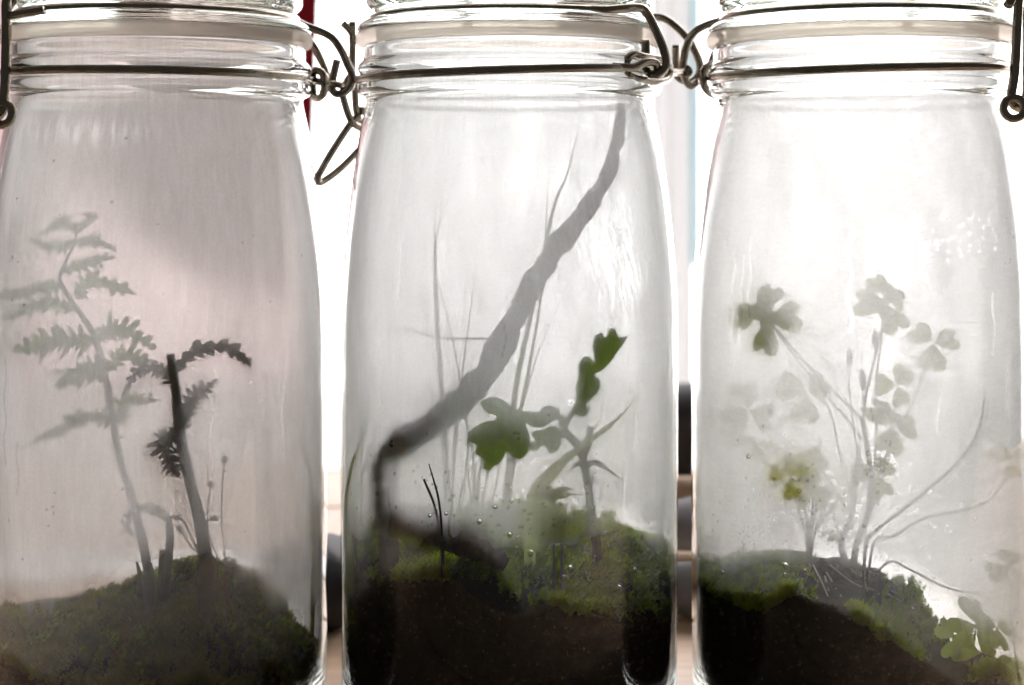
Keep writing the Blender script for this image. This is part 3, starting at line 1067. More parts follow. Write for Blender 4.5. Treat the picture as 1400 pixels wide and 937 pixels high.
# ---- ferns
FY = -0.020
base = ground(205, 'fern', FY)
fern = empty('fern', base, 'tall pale green fern frond with many toothed leaflets', 'fern', 'ferns in the jar')
rach = [(205, 795), (200, 765), (192, 725), (180, 680), (163, 620), (152, 560), (143, 505), (127, 455), (104, 420), (88, 396), (82, 380), (90, 358), (101, 335), (108, 305)]
stemtube('stem', [base] + [P(a, b, FY) for a, b in rach], [6.5, 6.3, 6.2, 6, 5.8, 5.4, 5, 4.6, 4.2, 3.6, 3.2, 2.8, 2.2, 1.6, 0.9], M['fern_stem'], fern)
PIN = [([(107, 312), (80, 306), (52, 322)], 13, -.013, -.010), ([(103, 330), (75, 338), (40, 326)], 13, -.013, -.012),
       ([(107, 318), (122, 300), (134, 292)], 10, -.013, -.012),
       ([(102, 334), (130, 330), (160, 342)], 12, -.013, -.008), ([(86, 372), (120, 358), (158, 352)], 13, -.013, -.010), ([(104, 408), (130, 384), (186, 402)], 16, -.013, -.014),
       ([(84, 390), (50, 396), (8, 408)], 14, -.013, -.016), ([(100, 424), (62, 414), (12, 438)], 18, -.013, -.017), ([(128, 466), (78, 466), (20, 480)], 25, -.014, -.0215),
       ([(130, 462), (166, 448), (214, 478)], 21, -.013, -.018), ([(146, 512), (112, 508), (76, 530)], 24, -.013, -.020), ([(148, 506), (176, 484), (214, 506)], 17, -.013, -.012),
       ([(155, 575), (118, 572), (45, 605)], 15, -.014, -.0245), ([(160, 582), (176, 546), (216, 548)], 16, -.013, -.012)]
for i, (pts, w_, y0, y1) in enumerate(PIN):
    pinna(pts, w_ * 0.92, y0 - .007, y1 - (.005 if i < 6 else .0065), M['fern_green'], fern, n=9 if w_ > 14 else 7, seed=i)

DY = -0.0448
base = ground(278, 'fern', -0.026)
dfern = empty('snapped_fern', base, 'dark brown snapped fern stalk with shrivelled leaflets', 'fern', 'ferns in the jar')
st = [(281, 800, -.030), (280, 760, -.034), (270, 700, -.0375), (255, 640, -.041), (244, 580, -.0435), (240, 530, DY), (233, 484, DY)]
stemtube('stem', [base] + [P(*q) for q in st], [9.5, 9.2, 8.2, 7.6, 7.2, 6.6, 6.0, 5.0], M['dry_stem'], dfern, seg=10)
pinna([(241, 508), (262, 482), (300, 474), (330, 488), (342, 502)], 11, -.0430, -.0325, M['dry_fern'], dfern, n=9, seed=51)
pinna([(241, 530), (225, 506), (192, 506), (164, 546)], 13, DY, -.036, M['dry_fern'], dfern, n=12, seed=52)
pinna([(248, 590), (262, 548), (296, 518)], 15, -.0435, -.034, M['dry_fern'], dfern, n=10, seed=53)
pinna([(243, 585), (226, 604), (232, 630), (244, 652)], 17, -.0430, -.0435, M['dry_fern'], dfern, n=11, seed=54)
pinna([(240, 590), (222, 598), (216, 615)], 11, -.0430, -.041, M['dry_fern'], dfern, n=7, seed=55)

cbase = ground(226, 'fern', -.018)
cf = empty('curled_fern', cbase, 'short fern with its brown tip curled over, among fern stalks', 'fern', 'ferns in the jar')
stemtube('stem', [cbase] + [P(a, b, -.021) for a, b in [(229, 775), (232, 745), (231, 718), (224, 704), (208, 697)]], [6, 6, 5.5, 5, 5, 4.5, 4], M['dry_stem'], cf)
pinna([(226, 706), (205, 694), (184, 698), (174, 714), (178, 728), (188, 736)], 10, -.021, -.024, M['dry_fern'], cf, n=15, seed=61)
pinna([(230, 716), (236, 708), (250, 709)], 5, -.021, -.021, M['dry_fern'], cf, n=6, seed=62)
b2 = ground(221, 'fern', -.016)
stemtube('fern_stub', [b2, P(222, 780, -.018), P(222, 752, -.018)], [6.5, 5.5, 4.5], M['dry_stem'], None, label='short broken stalk stub beside the curled fern', cat='stalk')
b2 = ground(192, 'fern', -.012)
stemtube('fern_stub', [b2, P(191, 788, -.014), P(187, 767, -.014)], [3.5, 3, 1.5], M['dry_stem'], None, label='thin pointed stub beside the tall fern stalk', cat='stalk')
b2 = ground(144, 'fern', -.004)
stemtube('fern_stub', [b2, P(140, 830, -.005), P(135, 820, -.006)], [5.5, 5, 4.5], M['dry_stem'], None, label='small leaning stub in moss apart from the ferns', cat='stalk')

# moss capsules on hair-thin stalks
for i, (pts, cap, lab) in enumerate([
        ([(308, 775), (303, 720), (303, 670), (306, 634)], (306, 628, 4.6, 6), 'tallest moss capsule on a hair-thin stalk'),
        ([(291, 772), (283, 725), (284, 690), (287, 668)], (287, 662, 3.8, 4.6), 'mid-height moss capsule beside the tallest one'),
        ([(297, 770), (290, 745), (283, 715), (290, 708)], (292, 708, 5.6, 4), 'moss capsule nodding sideways on a low stalk'),
        ([(276, 768), (262, 748), (250, 730), (246, 724)], (245, 722, 4.2, 4.2), 'round moss capsule leaning towards the curled fern')]):
    bb = ground(pts[0][0], 'fern', -.024)
    t = empty('moss_capsule', bb, lab, 'moss capsule', 'moss capsules by the snapped fern')
    stemtube('stalk', [bb] + [P(a, b, -.0265) for a, b in pts], 0.9, M['red_hair'], t, seg=6)
    mb = MB()
    c = P(cap[0], cap[1], -.0265)
    bm = bmesh.new()
    bmesh.ops.create_icosphere(bm, subdivisions=2, radius=1)
    mb.add([c + Vector((v_.co.x * cap[2] / PXM * (1 - .25 * v_.co.z), v_.co.y * cap[2] / PXM, v_.co.z * cap[3] / PXM)) for v_ in bm.verts], [[v_.index for v_ in f_.verts] for f_ in bm.faces])
    bm.free()
    mb.build('capsule', M['dry_fern'], t)
for i, pts in enumerate([[(278, 770), (262, 735), (238, 690)], [(277, 772), (266, 745), (252, 712)], [(282, 768), (272, 740), (262, 700)]]):
    bb = ground(pts[0][0], 'fern', -.024)
    stemtube('moss_hair', [bb] + [P(a, b, -.027) for a, b in pts], [0.9, 0.9, 0.8, 0.5], M['red_hair'], None, seg=5,
             label=['longest reddish bare hair stalk leaning away from the snapped fern', 'shortest reddish hair stalk at the foot of the snapped fern', 'most upright reddish hair stalk against the snapped fern'][i], cat='stalk', group='reddish hairs by the snapped fern')


def blade(pts, rpx, m, parent, name='blade', twist=0.0, label=None, cat=None, group=None):
    """flat tapering grass blade with a folded keel"""
    q = catmull(pts, 8)
    c3 = np.array([tuple(P(*p_)) for p_ in q]) if not isinstance(pts[0], Vector) else q
    K = len(c3)
    vs, fs = [], []
    for i in range(K):
        t = i / (K - 1)
        tg = c3[min(K - 1, i + 1)] - c3[max(0, i - 1)]
        tg /= np.linalg.norm(tg) + 1e-12
        sd = np.cross(tg, np.array([math.sin(twist + t), -math.cos(twist + t), 0.1]))
        sd /= np.linalg.norm(sd) + 1e-12
        nn = np.cross(sd, tg)
        w_ = 1.2 * rpx / PXM * (1 - t ** 2.2) * (0.75 + 0.25 * min(1, t * 4)) + 0.00004
        vs += [c3[i] - sd * w_, c3[i] + nn * w_ * 0.45, c3[i] + sd * w_]
    for i in range(K - 1):
        for s in range(2):
            fs.append((i * 3 + s, i * 3 + s + 1, i * 3 + 4 + s, i * 3 + 3 + s))
    return obj(name, vs, fs, m, parent, label=label, cat=cat, group=group)


def tuft(name, label, kind, rootpx, Y, blades, m, rpx=2.4, cat='grass'):
    b0 = ground(rootpx, kind, Y)
    t = empty(name, b0, label, cat, 'grass tufts in the jars')
    rx, ry = PIX(*b0)
    for i, bl in enumerate(blades):
        pts, y1, w_ = bl
        n = len(pts)
        dx = (i - len(blades) / 2) * 1.5
        full = [(rx + dx, ry, Y)] + [(a, b, Y + (y1 - Y) * (j + 1) / n) for j, (a, b) in enumerate(pts)]
        blade(full, w_ * rpx, m, t, twist=i * 0.3)
    return t


tuft('grass_tuft', 'pale grass tuft fanning out behind the middle of the twig', 'twig', 615, 0.008, [
    ([(608, 600), (597, 450), (594, 340), (596, 258)], 0.006, 1.2), ([(609, 620), (597, 400), (598, 318), (623, 244)], 0.010, 1.0),
    ([(622, 610), (632, 510), (646, 400), (655, 304)], 0.0, 1.3), ([(640, 620), (628, 515), (604, 405), (578, 338), (570, 316)], 0.002, 1.3),
    ([(612, 620), (600, 530), (583, 440), (563, 358)], 0.010, 0.9), ([(605, 640), (604, 540), (606, 470)], 0.014, 0.8)], M['grass'], 2.5)
tuft('grass_tuft', 'pale grass tuft rising behind the big oak leaf', 'twig', 690, 0.004, [
    ([(698, 600), (707, 520), (728, 420), (757, 285), (776, 235), (796, 150)], 0.004, 1.4), ([(705, 600), (722, 510), (740, 400), (748, 280), (750, 215)], 0.010, 1.2),
    ([(706, 600), (716, 548), (746, 455), (806, 330)], -0.006, 1.2), ([(700, 610), (706, 545), (714, 446)], 0.0, 1.0), ([(697, 600), (705, 530), (700, 490), (690, 478)], 0.006, 0.8)], M['grass'], 2.5)
tuft('grass_tuft', 'low thin grass wisps between the two tall tufts', 'twig', 655, -0.004, [
    ([(648, 640), (640, 590), (632, 552)], -.006, .9), ([(655, 650), (672, 600), (690, 570)], -.002, 1.0), ([(640, 650), (630, 620), (622, 575)], 0, .9),
    ([(668, 640), (690, 600), (712, 560)], .002, 1.1), ([(625, 660), (612, 640), (601, 600)], .004, .8), ([(680, 650), (676, 610), (682, 560)], -.004, 1.0), ([(635, 660), (655, 630), (668, 600)], .0, .8)], M['grass'], 2.4)
b0 = ground(478, 'twig', -0.012)
tb_ = empty('grass_tuft', b0, 'fresh green grass blade bending along the glass beside the twig', 'grass', 'grass tufts in the jars')
rx, ry = PIX(*b0)
blade([(rx, ry, -.012), (477, 700, -.0145), (482, 650, -.0190), (496, 610, -.0230), (505, 575, -.0258), (510, 538, -.0268)], 5.2, M['fresh_grass'], tb_)
blade([(rx + 3, ry, -.012), (484, 710, -.012), (496, 650, -.013), (515, 590, -.016), (531, 535, -.018)], 3.0, M['fresh_grass'], tb_)
b0 = ground(722, 'twig', -0.030)
tb_ = empty('grass_tuft', b0, 'wide yellow-green grass blades leaning behind the oak seedling', 'grass', 'grass tufts in the jars')
rx, ry = PIX(*b0)
blade([(rx, ry, -.030), (724, 690, -.034), (746, 650, -.037), (800, 606, -.0392), (838, 577, -.0362), (868, 545, -.0315)], 5.2, M['pale_blade'], tb_)
blade([(rx + 4, ry, -.030), (735, 690, -.030), (765, 640, -.031), (800, 600, -.030), (830, 560, -.028)], 4.0, M['pale_blade'], tb_)
tuft('grass_tuft', 'faint grass at the far wall beyond the oak seedling', 'twig', 905, 0.006, [
    ([(908, 690), (912, 600), (917, 500)], 0.004, 1.2), ([(903, 700), (898, 640), (900, 580)], 0.006, 1.0)], M['grass'], 2.5)
tuft('grass_tuft', 'thin grass blades at the edge of the fern jar', 'fern', 425, -0.002, [
    ([(428, 740), (424, 660), (405, 590)], -.003, 1.0), ([(430, 760), (429, 690), (417, 600)], -.002, .8)], M['grass'], 2.2)
blade([(690, 463, .016), (640, 463, .014), (594, 461, .012), (560, 450, .008), (524, 438, .002)], 1.5, M['grass'], None, name='fallen_grass_blade',
      label='single grass blade lying level across the tall tuft', cat='grass')
# the level blade rests on the blades of the tuft

# ---- twig
TW = [(851, 136, .010, 8), (845, 190, .005, 11), (832, 240, -.001, 13), (795, 296, -.008, 16), (760, 340, -.015, 19), (730, 385, -.022, 19.5), (703, 435, -.028, 20), (672, 500, -.034, 22), (636, 545, -.0365, 23),
      (590, 582, -.0370, 21), (550, 606, -.0335, 19.5), (531, 624, -.0295, 19), (529, 652, -.0290, 19), (533, 690, -.0295, 20), (558, 712, -.034, 21), (600, 727, -.0395, 24), (640, 742, -.0425, 25), (672, 758, -.0438, 17), (692, 771, -.0446, 8)]
rr = random.Random(9)
pts, rad = [], []
for i in range(len(TW) - 1):
    a, b = TW[i], TW[i + 1]
    for s in range(4):
        t = s / 4
        q = [a[k] * (1 - t) + b[k] * t for k in range(4)]
        pts.append(P(q[0] + rr.uniform(-1.6, 1.6), q[1] + rr.uniform(-1.6, 1.6), q[2]))
        rad.append(q[3] * 0.74 * rr.uniform(0.82, 1.2) / PXM)
pts.append(P(*TW[-1][:3]))
rad.append(TW[-1][3] / PXM)
mb = MB().tube(pts, rad, seg=22, sub=4, rough=0.17, rnd=rr)
twig = mb.build('twig', M['bark'], None, label='crooked brown bark twig leaning across the jar from soil to neck', cat='twig')
gb = ground(532, 'twig', -.030)
MB().tube([P(531, 660, -.0285), P(530, 700, -.0275), P(533, 745, -.0270), gb], [8 / PXM, 13 / PXM, 13 / PXM, 13 / PXM], seg=12, sub=4, rough=0.06, rnd=rr).build('side_branch', M['bark'], twig)
for i, (ps, w_) in enumerate([([(605, 800, -.0430), (606, 740, -.0446), (601, 685, -.0447), (587, 634, -.0442)], 2.1), ([(604, 735, -.0435), (597, 695, -.0440), (580, 655, -.0434)], 1.8)]):
    b0 = ground(607, 'twig', -.0405)
    stemtube('dry_needle', [b0] + [P(*q) for q in ps], [w_, w_, w_, w_ * .8, w_ * .4][:len(ps) + 1], M['needle'], None, seg=6,
             label=['longer dark dry needle standing against the glass before the twig', 'shorter dry needle leaning beside the longer one'][i], cat='needle')
b0 = ground(495, 'twig', -.018)
stemtube('root_loop', [b0, P(489, 745, -.021), P(496, 712, -.0225), P(512, 697, -.0235), P(532, 697, -.0245)], 1.5, M['needle'], None, seg=6, label='thin dark root arching from the soil to the twig', cat='root')

# ---- oak seedling
def outline_leaf(name, uv, depth, m, parent, sc=3.47, ox=620, oy=430, label=None, step=5.0):
    """lobed blade: outline in photo pixels, cupped by depth(px, py)"""
    o_ = [(ox + u / sc, oy + v_ / sc) for u, v_ in uv]
    o_ = catmull(o_, 4, closed=True)
    n = len(o_)
    vin = [Vector((a, b)) for a, b in o_]
    # interior points
    xs, ys = o_[:, 0], o_[:, 1]

    def inside(x, y):
        c = False
        j = n - 1
        for i in range(n):
            if (ys[i] > y) != (ys[j] > y) and x < (xs[j] - xs[i]) * (y - ys[i]) / (ys[j] - ys[i]) + xs[i]:
                c = not c
            j = i
        return c
    yy = ys.min() + step / 2
    while yy < ys.max():
        xx = xs.min() + step / 2
        while xx < xs.max():
            if inside(xx, yy) and min((xs - xx) ** 2 + (ys - yy) ** 2) > 4:
                vin.append(Vector((xx, yy)))
            xx += step
        yy += step
    res = delaunay_2d_cdt(vin, [], [list(range(n))], 1, 1e-4)
    V = [P(q.x, q.y, depth(q.x, q.y)) for q in res[0]]
    return obj(name, V, [list(f_) for f_ in res[2]], m, parent, label=label)


base = ground(818, 'twig', -.022)
oak = empty('oak_seedling', base, 'small oak seedling with lobed green leaves and bare forked stem', 'seedling')
stemtube('stem', [base] + [P(*q) for q in [(814, 735, -.0235), (808, 700, -.026), (801, 650, -.029), (791, 612, -.032), (772, 590, -.034), (766, 568, -.0355)]], [7, 6.4, 5.8, 5.2, 5.4, 5, 4.4], M['oak_stem'], oak, rough=.1, rnd=rr)
stemtube('side_stem', [P(797, 625, -.031), P(803, 606, -.031), P(806, 583, -.0305)], [4.6, 4.6, 4.4], M['oak_stem'], oak, rough=.1, rnd=rr)
stemtube('twiglet', [P(768, 590, -.0345), P(776, 572, -.0355), P(790, 556, -.0365), P(800, 545, -.037)], [4.4, 4, 3, 2], M['oak_stem'], oak)
stemtube('twiglet', [P(768, 575, -.0355), P(752, 558, -.036), P(740, 561, -.0375)], [4, 3.4, 2], M['oak_stem'], oak)
L2 = [(555, 470), (580, 400), (575, 340), (590, 300), (590, 240), (610, 205), (640, 200), (660, 217), (664, 205), (655, 150), (670, 100), (700, 88), (715, 107), (735, 70), (760, 68), (780, 108), (818, 103), (800, 140),
      (770, 180), (740, 225), (700, 265), (660, 285), (690, 310), (685, 360), (650, 400), (625, 430), (640, 455), (610, 482)]
L1 = [(502, 448), (475, 440), (440, 460), (350, 458), (290, 447), (235, 405), (190, 390), (133, 410), (132, 432), (160, 465), (200, 480), (195, 500), (140, 512), (72, 560), (70, 600), (110, 620), (105, 660), (145, 680),
      (140, 720), (165, 740), (200, 715), (225, 700), (262, 645), (290, 680), (320, 685), (355, 650), (362, 580), (343, 520), (380, 535), (430, 530), (470, 505), (500, 490)]
L3 = [(475, 528), (420, 545), (370, 560), (385, 595), (356, 610), (365, 645), (395, 645), (430, 620), (460, 660), (500, 630), (512, 590), (530, 575), (505, 545)]


def gl(px, kind='twig', off=0.0):
    dx = P(px, 0, -.04).x - JX[kind]
    return -math.sqrt(max(1e-6, (0.0486 - off) ** 2 - dx * dx))


outline_leaf('leaf', L1, lambda a, b: gl(a) + 0.0016 + max(0, (612 - b)) * 0.00011 + 0.0004 * math.sin(a * .18), M['oak'], oak)
outline_leaf('leaf', L2, lambda a, b: gl(a) + 0.0022 + max(0, b - 500) * 0.000035 + 0.0004 * math.sin((a + b) * .15), M['oak'], oak)
outline_leaf('leaf', L3, lambda a, b: -.0365 - (b - 590) * 0.00003, M['oak'], oak)
def ribs(leaf, lines, depth, r0=1.5):
    mb = MB()
    for ln in lines:
        q = [(620 + u / 3.47, 430 + v_ / 3.47) for u, v_ in ln]
        q = catmull(q, 4)
        n = len(q)
        mb.tube([P(a, b, depth(a, b) - 0.00005) for a, b in q], [r0 * (1 - 0.6 * i / n) / PXM for i in range(n)], seg=5, sub=1)
    mb.build('rib', M['fresh_grass'], leaf)


LV = [o for o in oak.children if o.name.startswith('leaf')]
for o, lines in zip(LV, ([[(495, 470), (400, 495), (280, 520), (180, 600), (125, 640)], [(300, 512), (240, 450), (170, 425)], [(270, 525), (270, 590), (300, 660)], [(225, 560), (190, 630), (165, 715)], [(190, 590), (130, 560), (90, 570)]],
                         [[(570, 470), (605, 400), (630, 310), (680, 220), (750, 130), (790, 112)], [(645, 290), (625, 250), (618, 225)], [(610, 390), (640, 350), (670, 330)], [(690, 205), (690, 150), (690, 110)], [(720, 165), (745, 120), (748, 85)]],
                         [[(520, 570), (460, 585), (390, 625)], [(460, 585), (455, 640)]])):
    d_ = {0: lambda a, b: gl(a) + 0.0016 + max(0, (612 - b)) * 0.00011 + 0.0004 * math.sin(a * .18), 1: lambda a, b: gl(a) + 0.0022 + max(0, b - 500) * 0.000035 + 0.0004 * math.sin((a + b) * .15),
          2: lambda a, b: -.0365 - (b - 590) * 0.00003}[LV.index(o)]
    ribs(o, lines, d_)
# narrow drooping bud scales where the stem forks
for ps, w_ in (([(797, 640), (812, 632), (830, 642), (850, 656)], 3.4), ([(800, 640), (790, 634), (778, 645)], 3.0), ([(806, 668), (809, 655), (813, 640)], 2.0)):
    blade([(a, b, -.030) for a, b in ps], w_, M['oak_stem'], oak, name='bud_scale')


def leafy(name, label, kind, root, Y, m, leaves, L, cat='plant', tall=0):
    b0 = ground(root[0], kind, Y)
    t = empty(name, b0, label, cat)
    stemtube('stem', [b0, P(root[0], root[1], Y), P(root[0] + 1, root[1] - tall, Y - .001)], [2, 1.8, 1.4], M['clover_stem'], t, seg=6)
    for i, (a, ln, dy) in enumerate(leaves):
        p0 = (root[0], root[1] - tall * (0.4 + 0.6 * i / len(leaves)), Y)
        p1 = (p0[0] + math.cos(a) * ln * .5, p0[1] - math.sin(a) * ln * .6, Y + dy * .6)
        p2 = (p0[0] + math.cos(a) * ln, p0[1] - math.sin(a) * ln * .85 + 2, Y + dy)
        blade([p0, p1, p2], L, m, t, name='leaf', twist=i)
    return t


leafy('sprout', 'small green sprout with a whorl of narrow leaves in front of the oak stem', 'twig', (757, 690), -.0415, M['pale_blade'],
      [(2.9, 34, -.001), (0.2, 34, .001), (2.4, 20, .002), (0.7, 18, -.001), (0.35, 26, .003), (2.75, 26, .003)], 4.0, tall=20)
leafy('sprout', 'bushy bright green sprout low in the moss beside the oak stem', 'twig', (768, 735), -.0415, M['pale_blade'],
      [(2.9, 46, -.001), (0.2, 44, .001), (2.5, 50, .002), (0.8, 42, -.001), (1.3, 44, .003), (2.0, 50, .003), (1.7, 38, -.002), (0.5, 46, 0), (2.7, 36, -.002), (0.0, 34, 0), (3.2, 32, 0)], 4.6, tall=26)

# ---- clover
def clover_leaf(c, rpx, m, parent, rot, tiltx, tilty, fold=0.35, seed=0):
    """three heart-shaped leaflets, each folded along its midrib"""
    rr = random.Random(seed)
    r = rpx / PXM
    mt = Matrix.Rotation(tilty, 3, 'Z') @ Matrix.Rotation(tiltx, 3, 'X')
    mb = MB()
    half = [(0.05, 0.0), (0.22, 0.20), (0.45, 0.42), (0.70, 0.54), (0.92, 0.50), (1.04, 0.32), (1.02, 0.14)]
    notch = (0.86, 0.0)
    for k in range(3):
        a = rot + k * 2.0944 + rr.uniform(-.12, .12)
        ca, sa = math.cos(a), math.sin(a)
        droop = rr.uniform(0.0, 0.35)
        s0 = rr.uniform(0.88, 1.08)
        vs = []
        mid = [(0.05, 0.0), (0.3, 0), (0.6, 0), (0.86, 0)]

        def tr(u, w):
            z = -fold * abs(w) * 0.8 - droop * u * u
            q = Vector((u * ca - w * sa, u * sa + w * ca, z)) * r * s0
            return Vector(c) + mt @ q
        for s in (1, -1):
            ring_ = [tr(u, w * s) for u, w in half] + [tr(*notch)]
            midp = [tr(0.45, 0)]
            mb.add(midp + ring_, [(0, i, i + 1) if s > 0 else (0, i + 1, i) for i in range(1, len(ring_))])
    return mb.build('leaf', m, parent)


def stalk(t, pts, r, root=None):
    P3 = ([root] if root is not None else []) + [P(*q) for q in pts]
    n = len(P3)
    return stemtube('stalk', P3, [r * (1 - 0.35 * i / (n - 1)) for i in range(n)], M['clover_stem'], t, seg=7)


def gy(px, off=0.0):
    return gl(px, 'clover') + off


base = ground(1165, 'clover', -.010)
cl = empty('clover_plant', base, 'tall clover on several thin stalks rising from the mound top', 'clover', 'clover plants')
mainroot = base
S = [  # stalk points (px, py, Y) , radius
    ([(1150, 745, -.012), (1164, 705, -.014), (1171, 650, -.015), (1174, 610, -.015)], 4.6),
    ([(1172, 740, -.010), (1186, 705, -.010), (1190, 650, -.010), (1184, 600, -.010), (1178, 570, -.011)], 4.8),
    ([(1178, 572, -.011), (1150, 545, -.014), (1110, 505, -.020), (1072, 462, -.0275), (1056, 443, -.030)], 2.0),
    ([(1178, 600, -.011), (1160, 575, -.012), (1120, 530, -.016), (1085, 485, -.021), (1062, 452, -.0245)], 1.6),
    ([(1180, 580, -.010), (1184, 540, -.006), (1196, 490, -.002), (1204, 455, 0), (1212, 415, 0)], 2.2),
    ([(1188, 700, -.008), (1200, 650, -.004), (1225, 595, 0), (1250, 545, .002), (1268, 490, .002), (1275, 470, .002)], 1.9),
    ([(1190, 690, -.008), (1198, 600, 0), (1198, 520, .006), (1206, 460, .006), (1210, 430, .004)], 1.6),
    ([(1176, 640, -.012), (1168, 590, -.004), (1160, 520, .004), (1162, 488, .006)], 1.5),
    ([(1166, 680, -.012), (1150, 630, 0), (1134, 560, .01), (1112, 540, .012)], 1.6),
    ([(1195, 690, -.006), (1212, 640, .0), (1222, 590, .002)], 1.5),
    ([(1200, 690, -.004), (1222, 560, .004), (1226, 535, .004)], 1.4),
    ([(1160, 700, -.012), (1120, 640, -.008), (1040, 575, -.006), (1026, 562, -.006)], 1.5),
]
for i, (pts, r_) in enumerate(S):
    stalk(cl, pts, r_, root=base if i in (0, 1) else None)
C = [  # px, py, Y, r, rot, tiltx, tilty, mat
    (1052, 440, -.0305, 48, 0.3, 1.3, -0.8, 'clover'), (1038, 424, -.0270, 42, 1.4, 1.25, -0.7, 'clover'),
    (1212, 416, .000, 46, 0.9, 1.15, 0.0, 'clover'), (1213, 404, .004, 40, 2.0, 1.2, 0.3, 'clover'), (1275, 468, .002, 42, 0.4, 1.0, -0.3, 'clover'),
    (1104, 538, .010, 44, 0.5, 1.3, 0.2, 'clover'), (1026, 560, -.006, 44, 1.7, 1.35, 0.1, 'clover'), (1226, 528, .004, 36, 1.0, 1.3, 0.1, 'clover'),
    (1222, 582, .000, 44, 0.1, 1.1, 0.0, 'clover'), (1205, 560, .008, 34, 1.2, 0.6, 0.2, 'clover'), (1198, 650, -.006, 36, 0.8, 1.0, 0, 'clover')]
for i, (a, b, y_, r_, ro, tx, ty, m) in enumerate(C):
    clover_leaf(P(a, b, y_), r_ * 0.84, M[m], cl, ro, tx, ty, seed=i)
# closed buds
for i, (a, b, y_) in enumerate([(1162, 490, .006), (1180, 520, -.004), (1197, 466, .004)]):
    mb = MB().tube([P(a, b + 14, y_), P(a, b + 4, y_), P(a - 1, b - 8, y_), P(a - 1, b - 16, y_)], [1 / PXM, 4.5 / PXM, 4 / PXM, 0.6 / PXM], seg=8, sub=4)
    mb.build('bud', M['clover_stem'], cl)
stalk(cl, [(1182, 585, -.010), (1180, 550, -.006), (1180, 530, -.004)], 1.5)

b0 = ground(1105, 'clover', -.018)
cl2 = empty('clover_plant', b0, 'short clover with one yellow leaflet on the mossy side', 'clover', 'clover plants')
for pts, r_ in (([(1106, 735, -.020), (1098, 690, -.026), (1082, 654, -.0372)], 2.2), ([(1104, 738, -.019), (1112, 690, -.022), (1100, 640, -.024)], 1.9), ([(1108, 738, -.018), (1118, 680, -.010), (1122, 600, .004)], 1.6),
                ([(1103, 738, -.018), (1085, 680, -.014), (1055, 640, -.008), (1038, 612, -.006)], 1.6), ([(1112, 735, -.018), (1140, 690, -.014), (1165, 665, -.012)], 1.7), ([(1116, 720, -.018), (1135, 690, -.012), (1146, 730, -.016)], 1.3)):
    stalk(cl2, pts, r_, root=b0)
for i, (a, b, y_, r_, ro, tx, ty, m) in enumerate([(1080, 650, -.0378, 30, 2.9, 1.35, -0.6, 'clover_yellow'), (1100, 640, -.024, 34, 0.7, 1.2, 0.1, 'clover'), (1110, 668, -.024, 26, 1.6, 1.2, 0, 'clover'), (1036, 608, -.006, 30, 0.2, .5, 0.1, 'clover')]):
    clover_leaf(P(a, b, y_), r_, M[m], cl2, ro, tx, ty, seed=30 + i)
clover_leaf(P(1142, 728, -.016), 17, M['clover'], cl2, 0.4, 0.3, 0, seed=40)

b0 = ground(1325, 'clover', -.022)
cl3 = empty('clover_plant', b0, 'low green clover at the foot of the mound on bare ground', 'clover', 'clover plants')
for i, (a, b, y_, r_, ro, tx, ty) in enumerate([(1333, 853, -.0350, 34, 1.3, 1.1, .5), (1362, 858, -.0300, 25, 0.1, .8, .4), (1306, 872, -.0345, 26, 2.2, 1.1, 0.3), (1340, 893, -.0345, 34, .5, 1.1, .4), (1368, 912, -.028, 26, .2, .7, 0.4)]):
    stalk(cl3, [((1325 + a) / 2, (945 + b) / 2, (y_ - .022) / 2), (a, b, y_)], 1.8, root=b0)
    clover_leaf(P(a, b, y_), r_, M['clover_green'], cl3, ro, tx, ty, seed=50 + i)

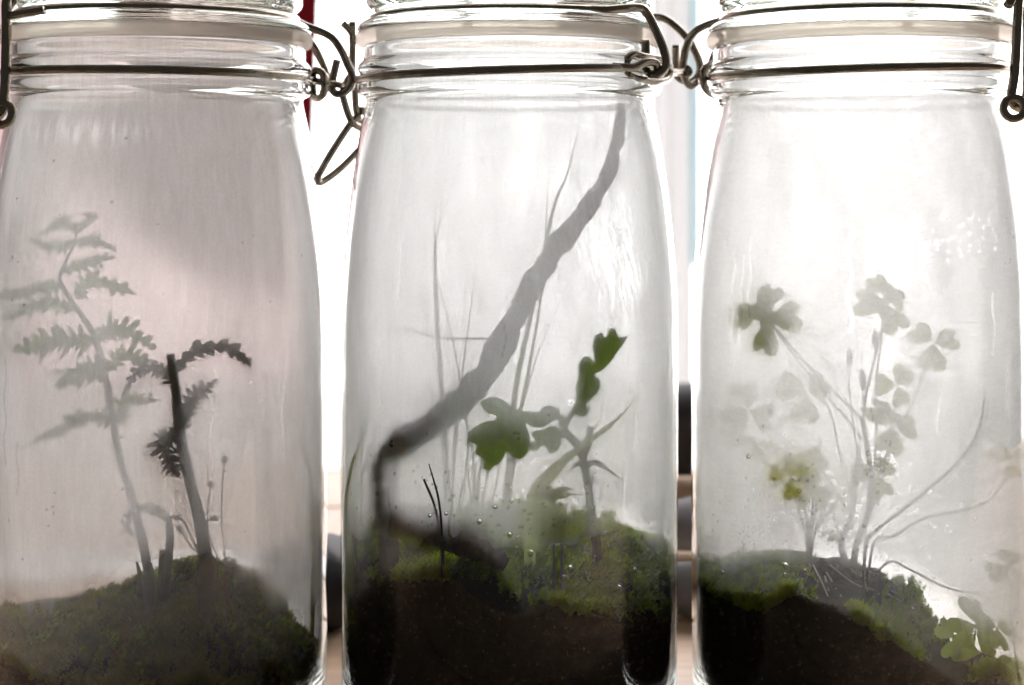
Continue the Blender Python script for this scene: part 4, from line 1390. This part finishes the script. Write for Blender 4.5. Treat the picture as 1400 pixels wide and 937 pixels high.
b0 = ground(1185, 'clover', -.014)
cl4 = empty('clover_plant', b0, 'trailing clover whose long runners reach the far glass wall', 'clover', 'clover plants')
stalk(cl4, [(1196, 740, -.015), (1222, 733, -.014), (1262, 709, -.012), (1345, 688, -.012), (1383, 645, -.012)], 1.9, root=b0)
clover_leaf(P(1387, 627, -.012), 30, M['clover'], cl4, .4, .7, 0, seed=61)
stalk(cl4, [(1215, 768, -.013), (1245, 779, -.012), (1300, 805, -.010), (1360, 809, -.010), (1378, 785, -.010)], 1.7, root=b0)
clover_leaf(P(1384, 776, -.010), 32, M['clover'], cl4, 1.2, .6, 0, seed=62)
b0 = ground(1180, 'clover', -.020)
stemtube('runner', [b0] + [P(*q) for q in [(1184, 745, -.022), (1200, 723, -.024), (1240, 692, -.028), (1300, 641, -.0350), (1322, 615, -.0380), (1337, 585, -.0398), (1344, 543, -.0402)]],
         [2.2, 2.2, 2.2, 2.1, 2.0, 1.9, 1.7, 1.0], M['dry_stem'], None, seg=7, label='bare brown runner with a dark tip touching the glass', cat='runner')

# pale roots over the clover mound
RT = [[(1100, 752), (1112, 775), (1125, 800), (1132, 815)], [(1110, 750), (1130, 782), (1150, 815)], [(1118, 752), (1135, 775), (1170, 800), (1220, 822), (1260, 848)], [(1125, 760), (1128, 790), (1133, 810)],
      [(1130, 765), (1180, 790), (1235, 815), (1290, 850)], [(1175, 770), (1182, 795), (1186, 810)]]
RTL = ['pale root strand hanging below the short clover', 'pale root strand crossing the soil between the two clover plants', 'long pale root running down the bare slope of the clover mound',
       'short straight pale root dropping over the dark soil face', 'longest pale root running along the crest of the mound slope', 'stubby pale root just under the tall clover stalks']
for i, pts in enumerate(RT):
    full = []
    for (a, b) in pts:
        best = None
        for Y in np.linspace(-.045, .01, 40):         # where the view line meets the mound
            q = P(a, b, Y)
            if math.hypot(q.x - JX['clover'], q.y) > 0.0465:
                continue
            h_ = float(soil_h('clover', np.array([q.x]), np.array([q.y]))[0])
            if q.z <= h_ + 0.0006:
                best = Vector((q.x, q.y, h_ + 0.0004))
                break
        if best is not None:
            full.append(best)
    if len(full) >= 2:
        stemtube('root', full, 1.2, M['root'], None, seg=6, label=RTL[i], cat='root', group='pale roots on the clover mound')
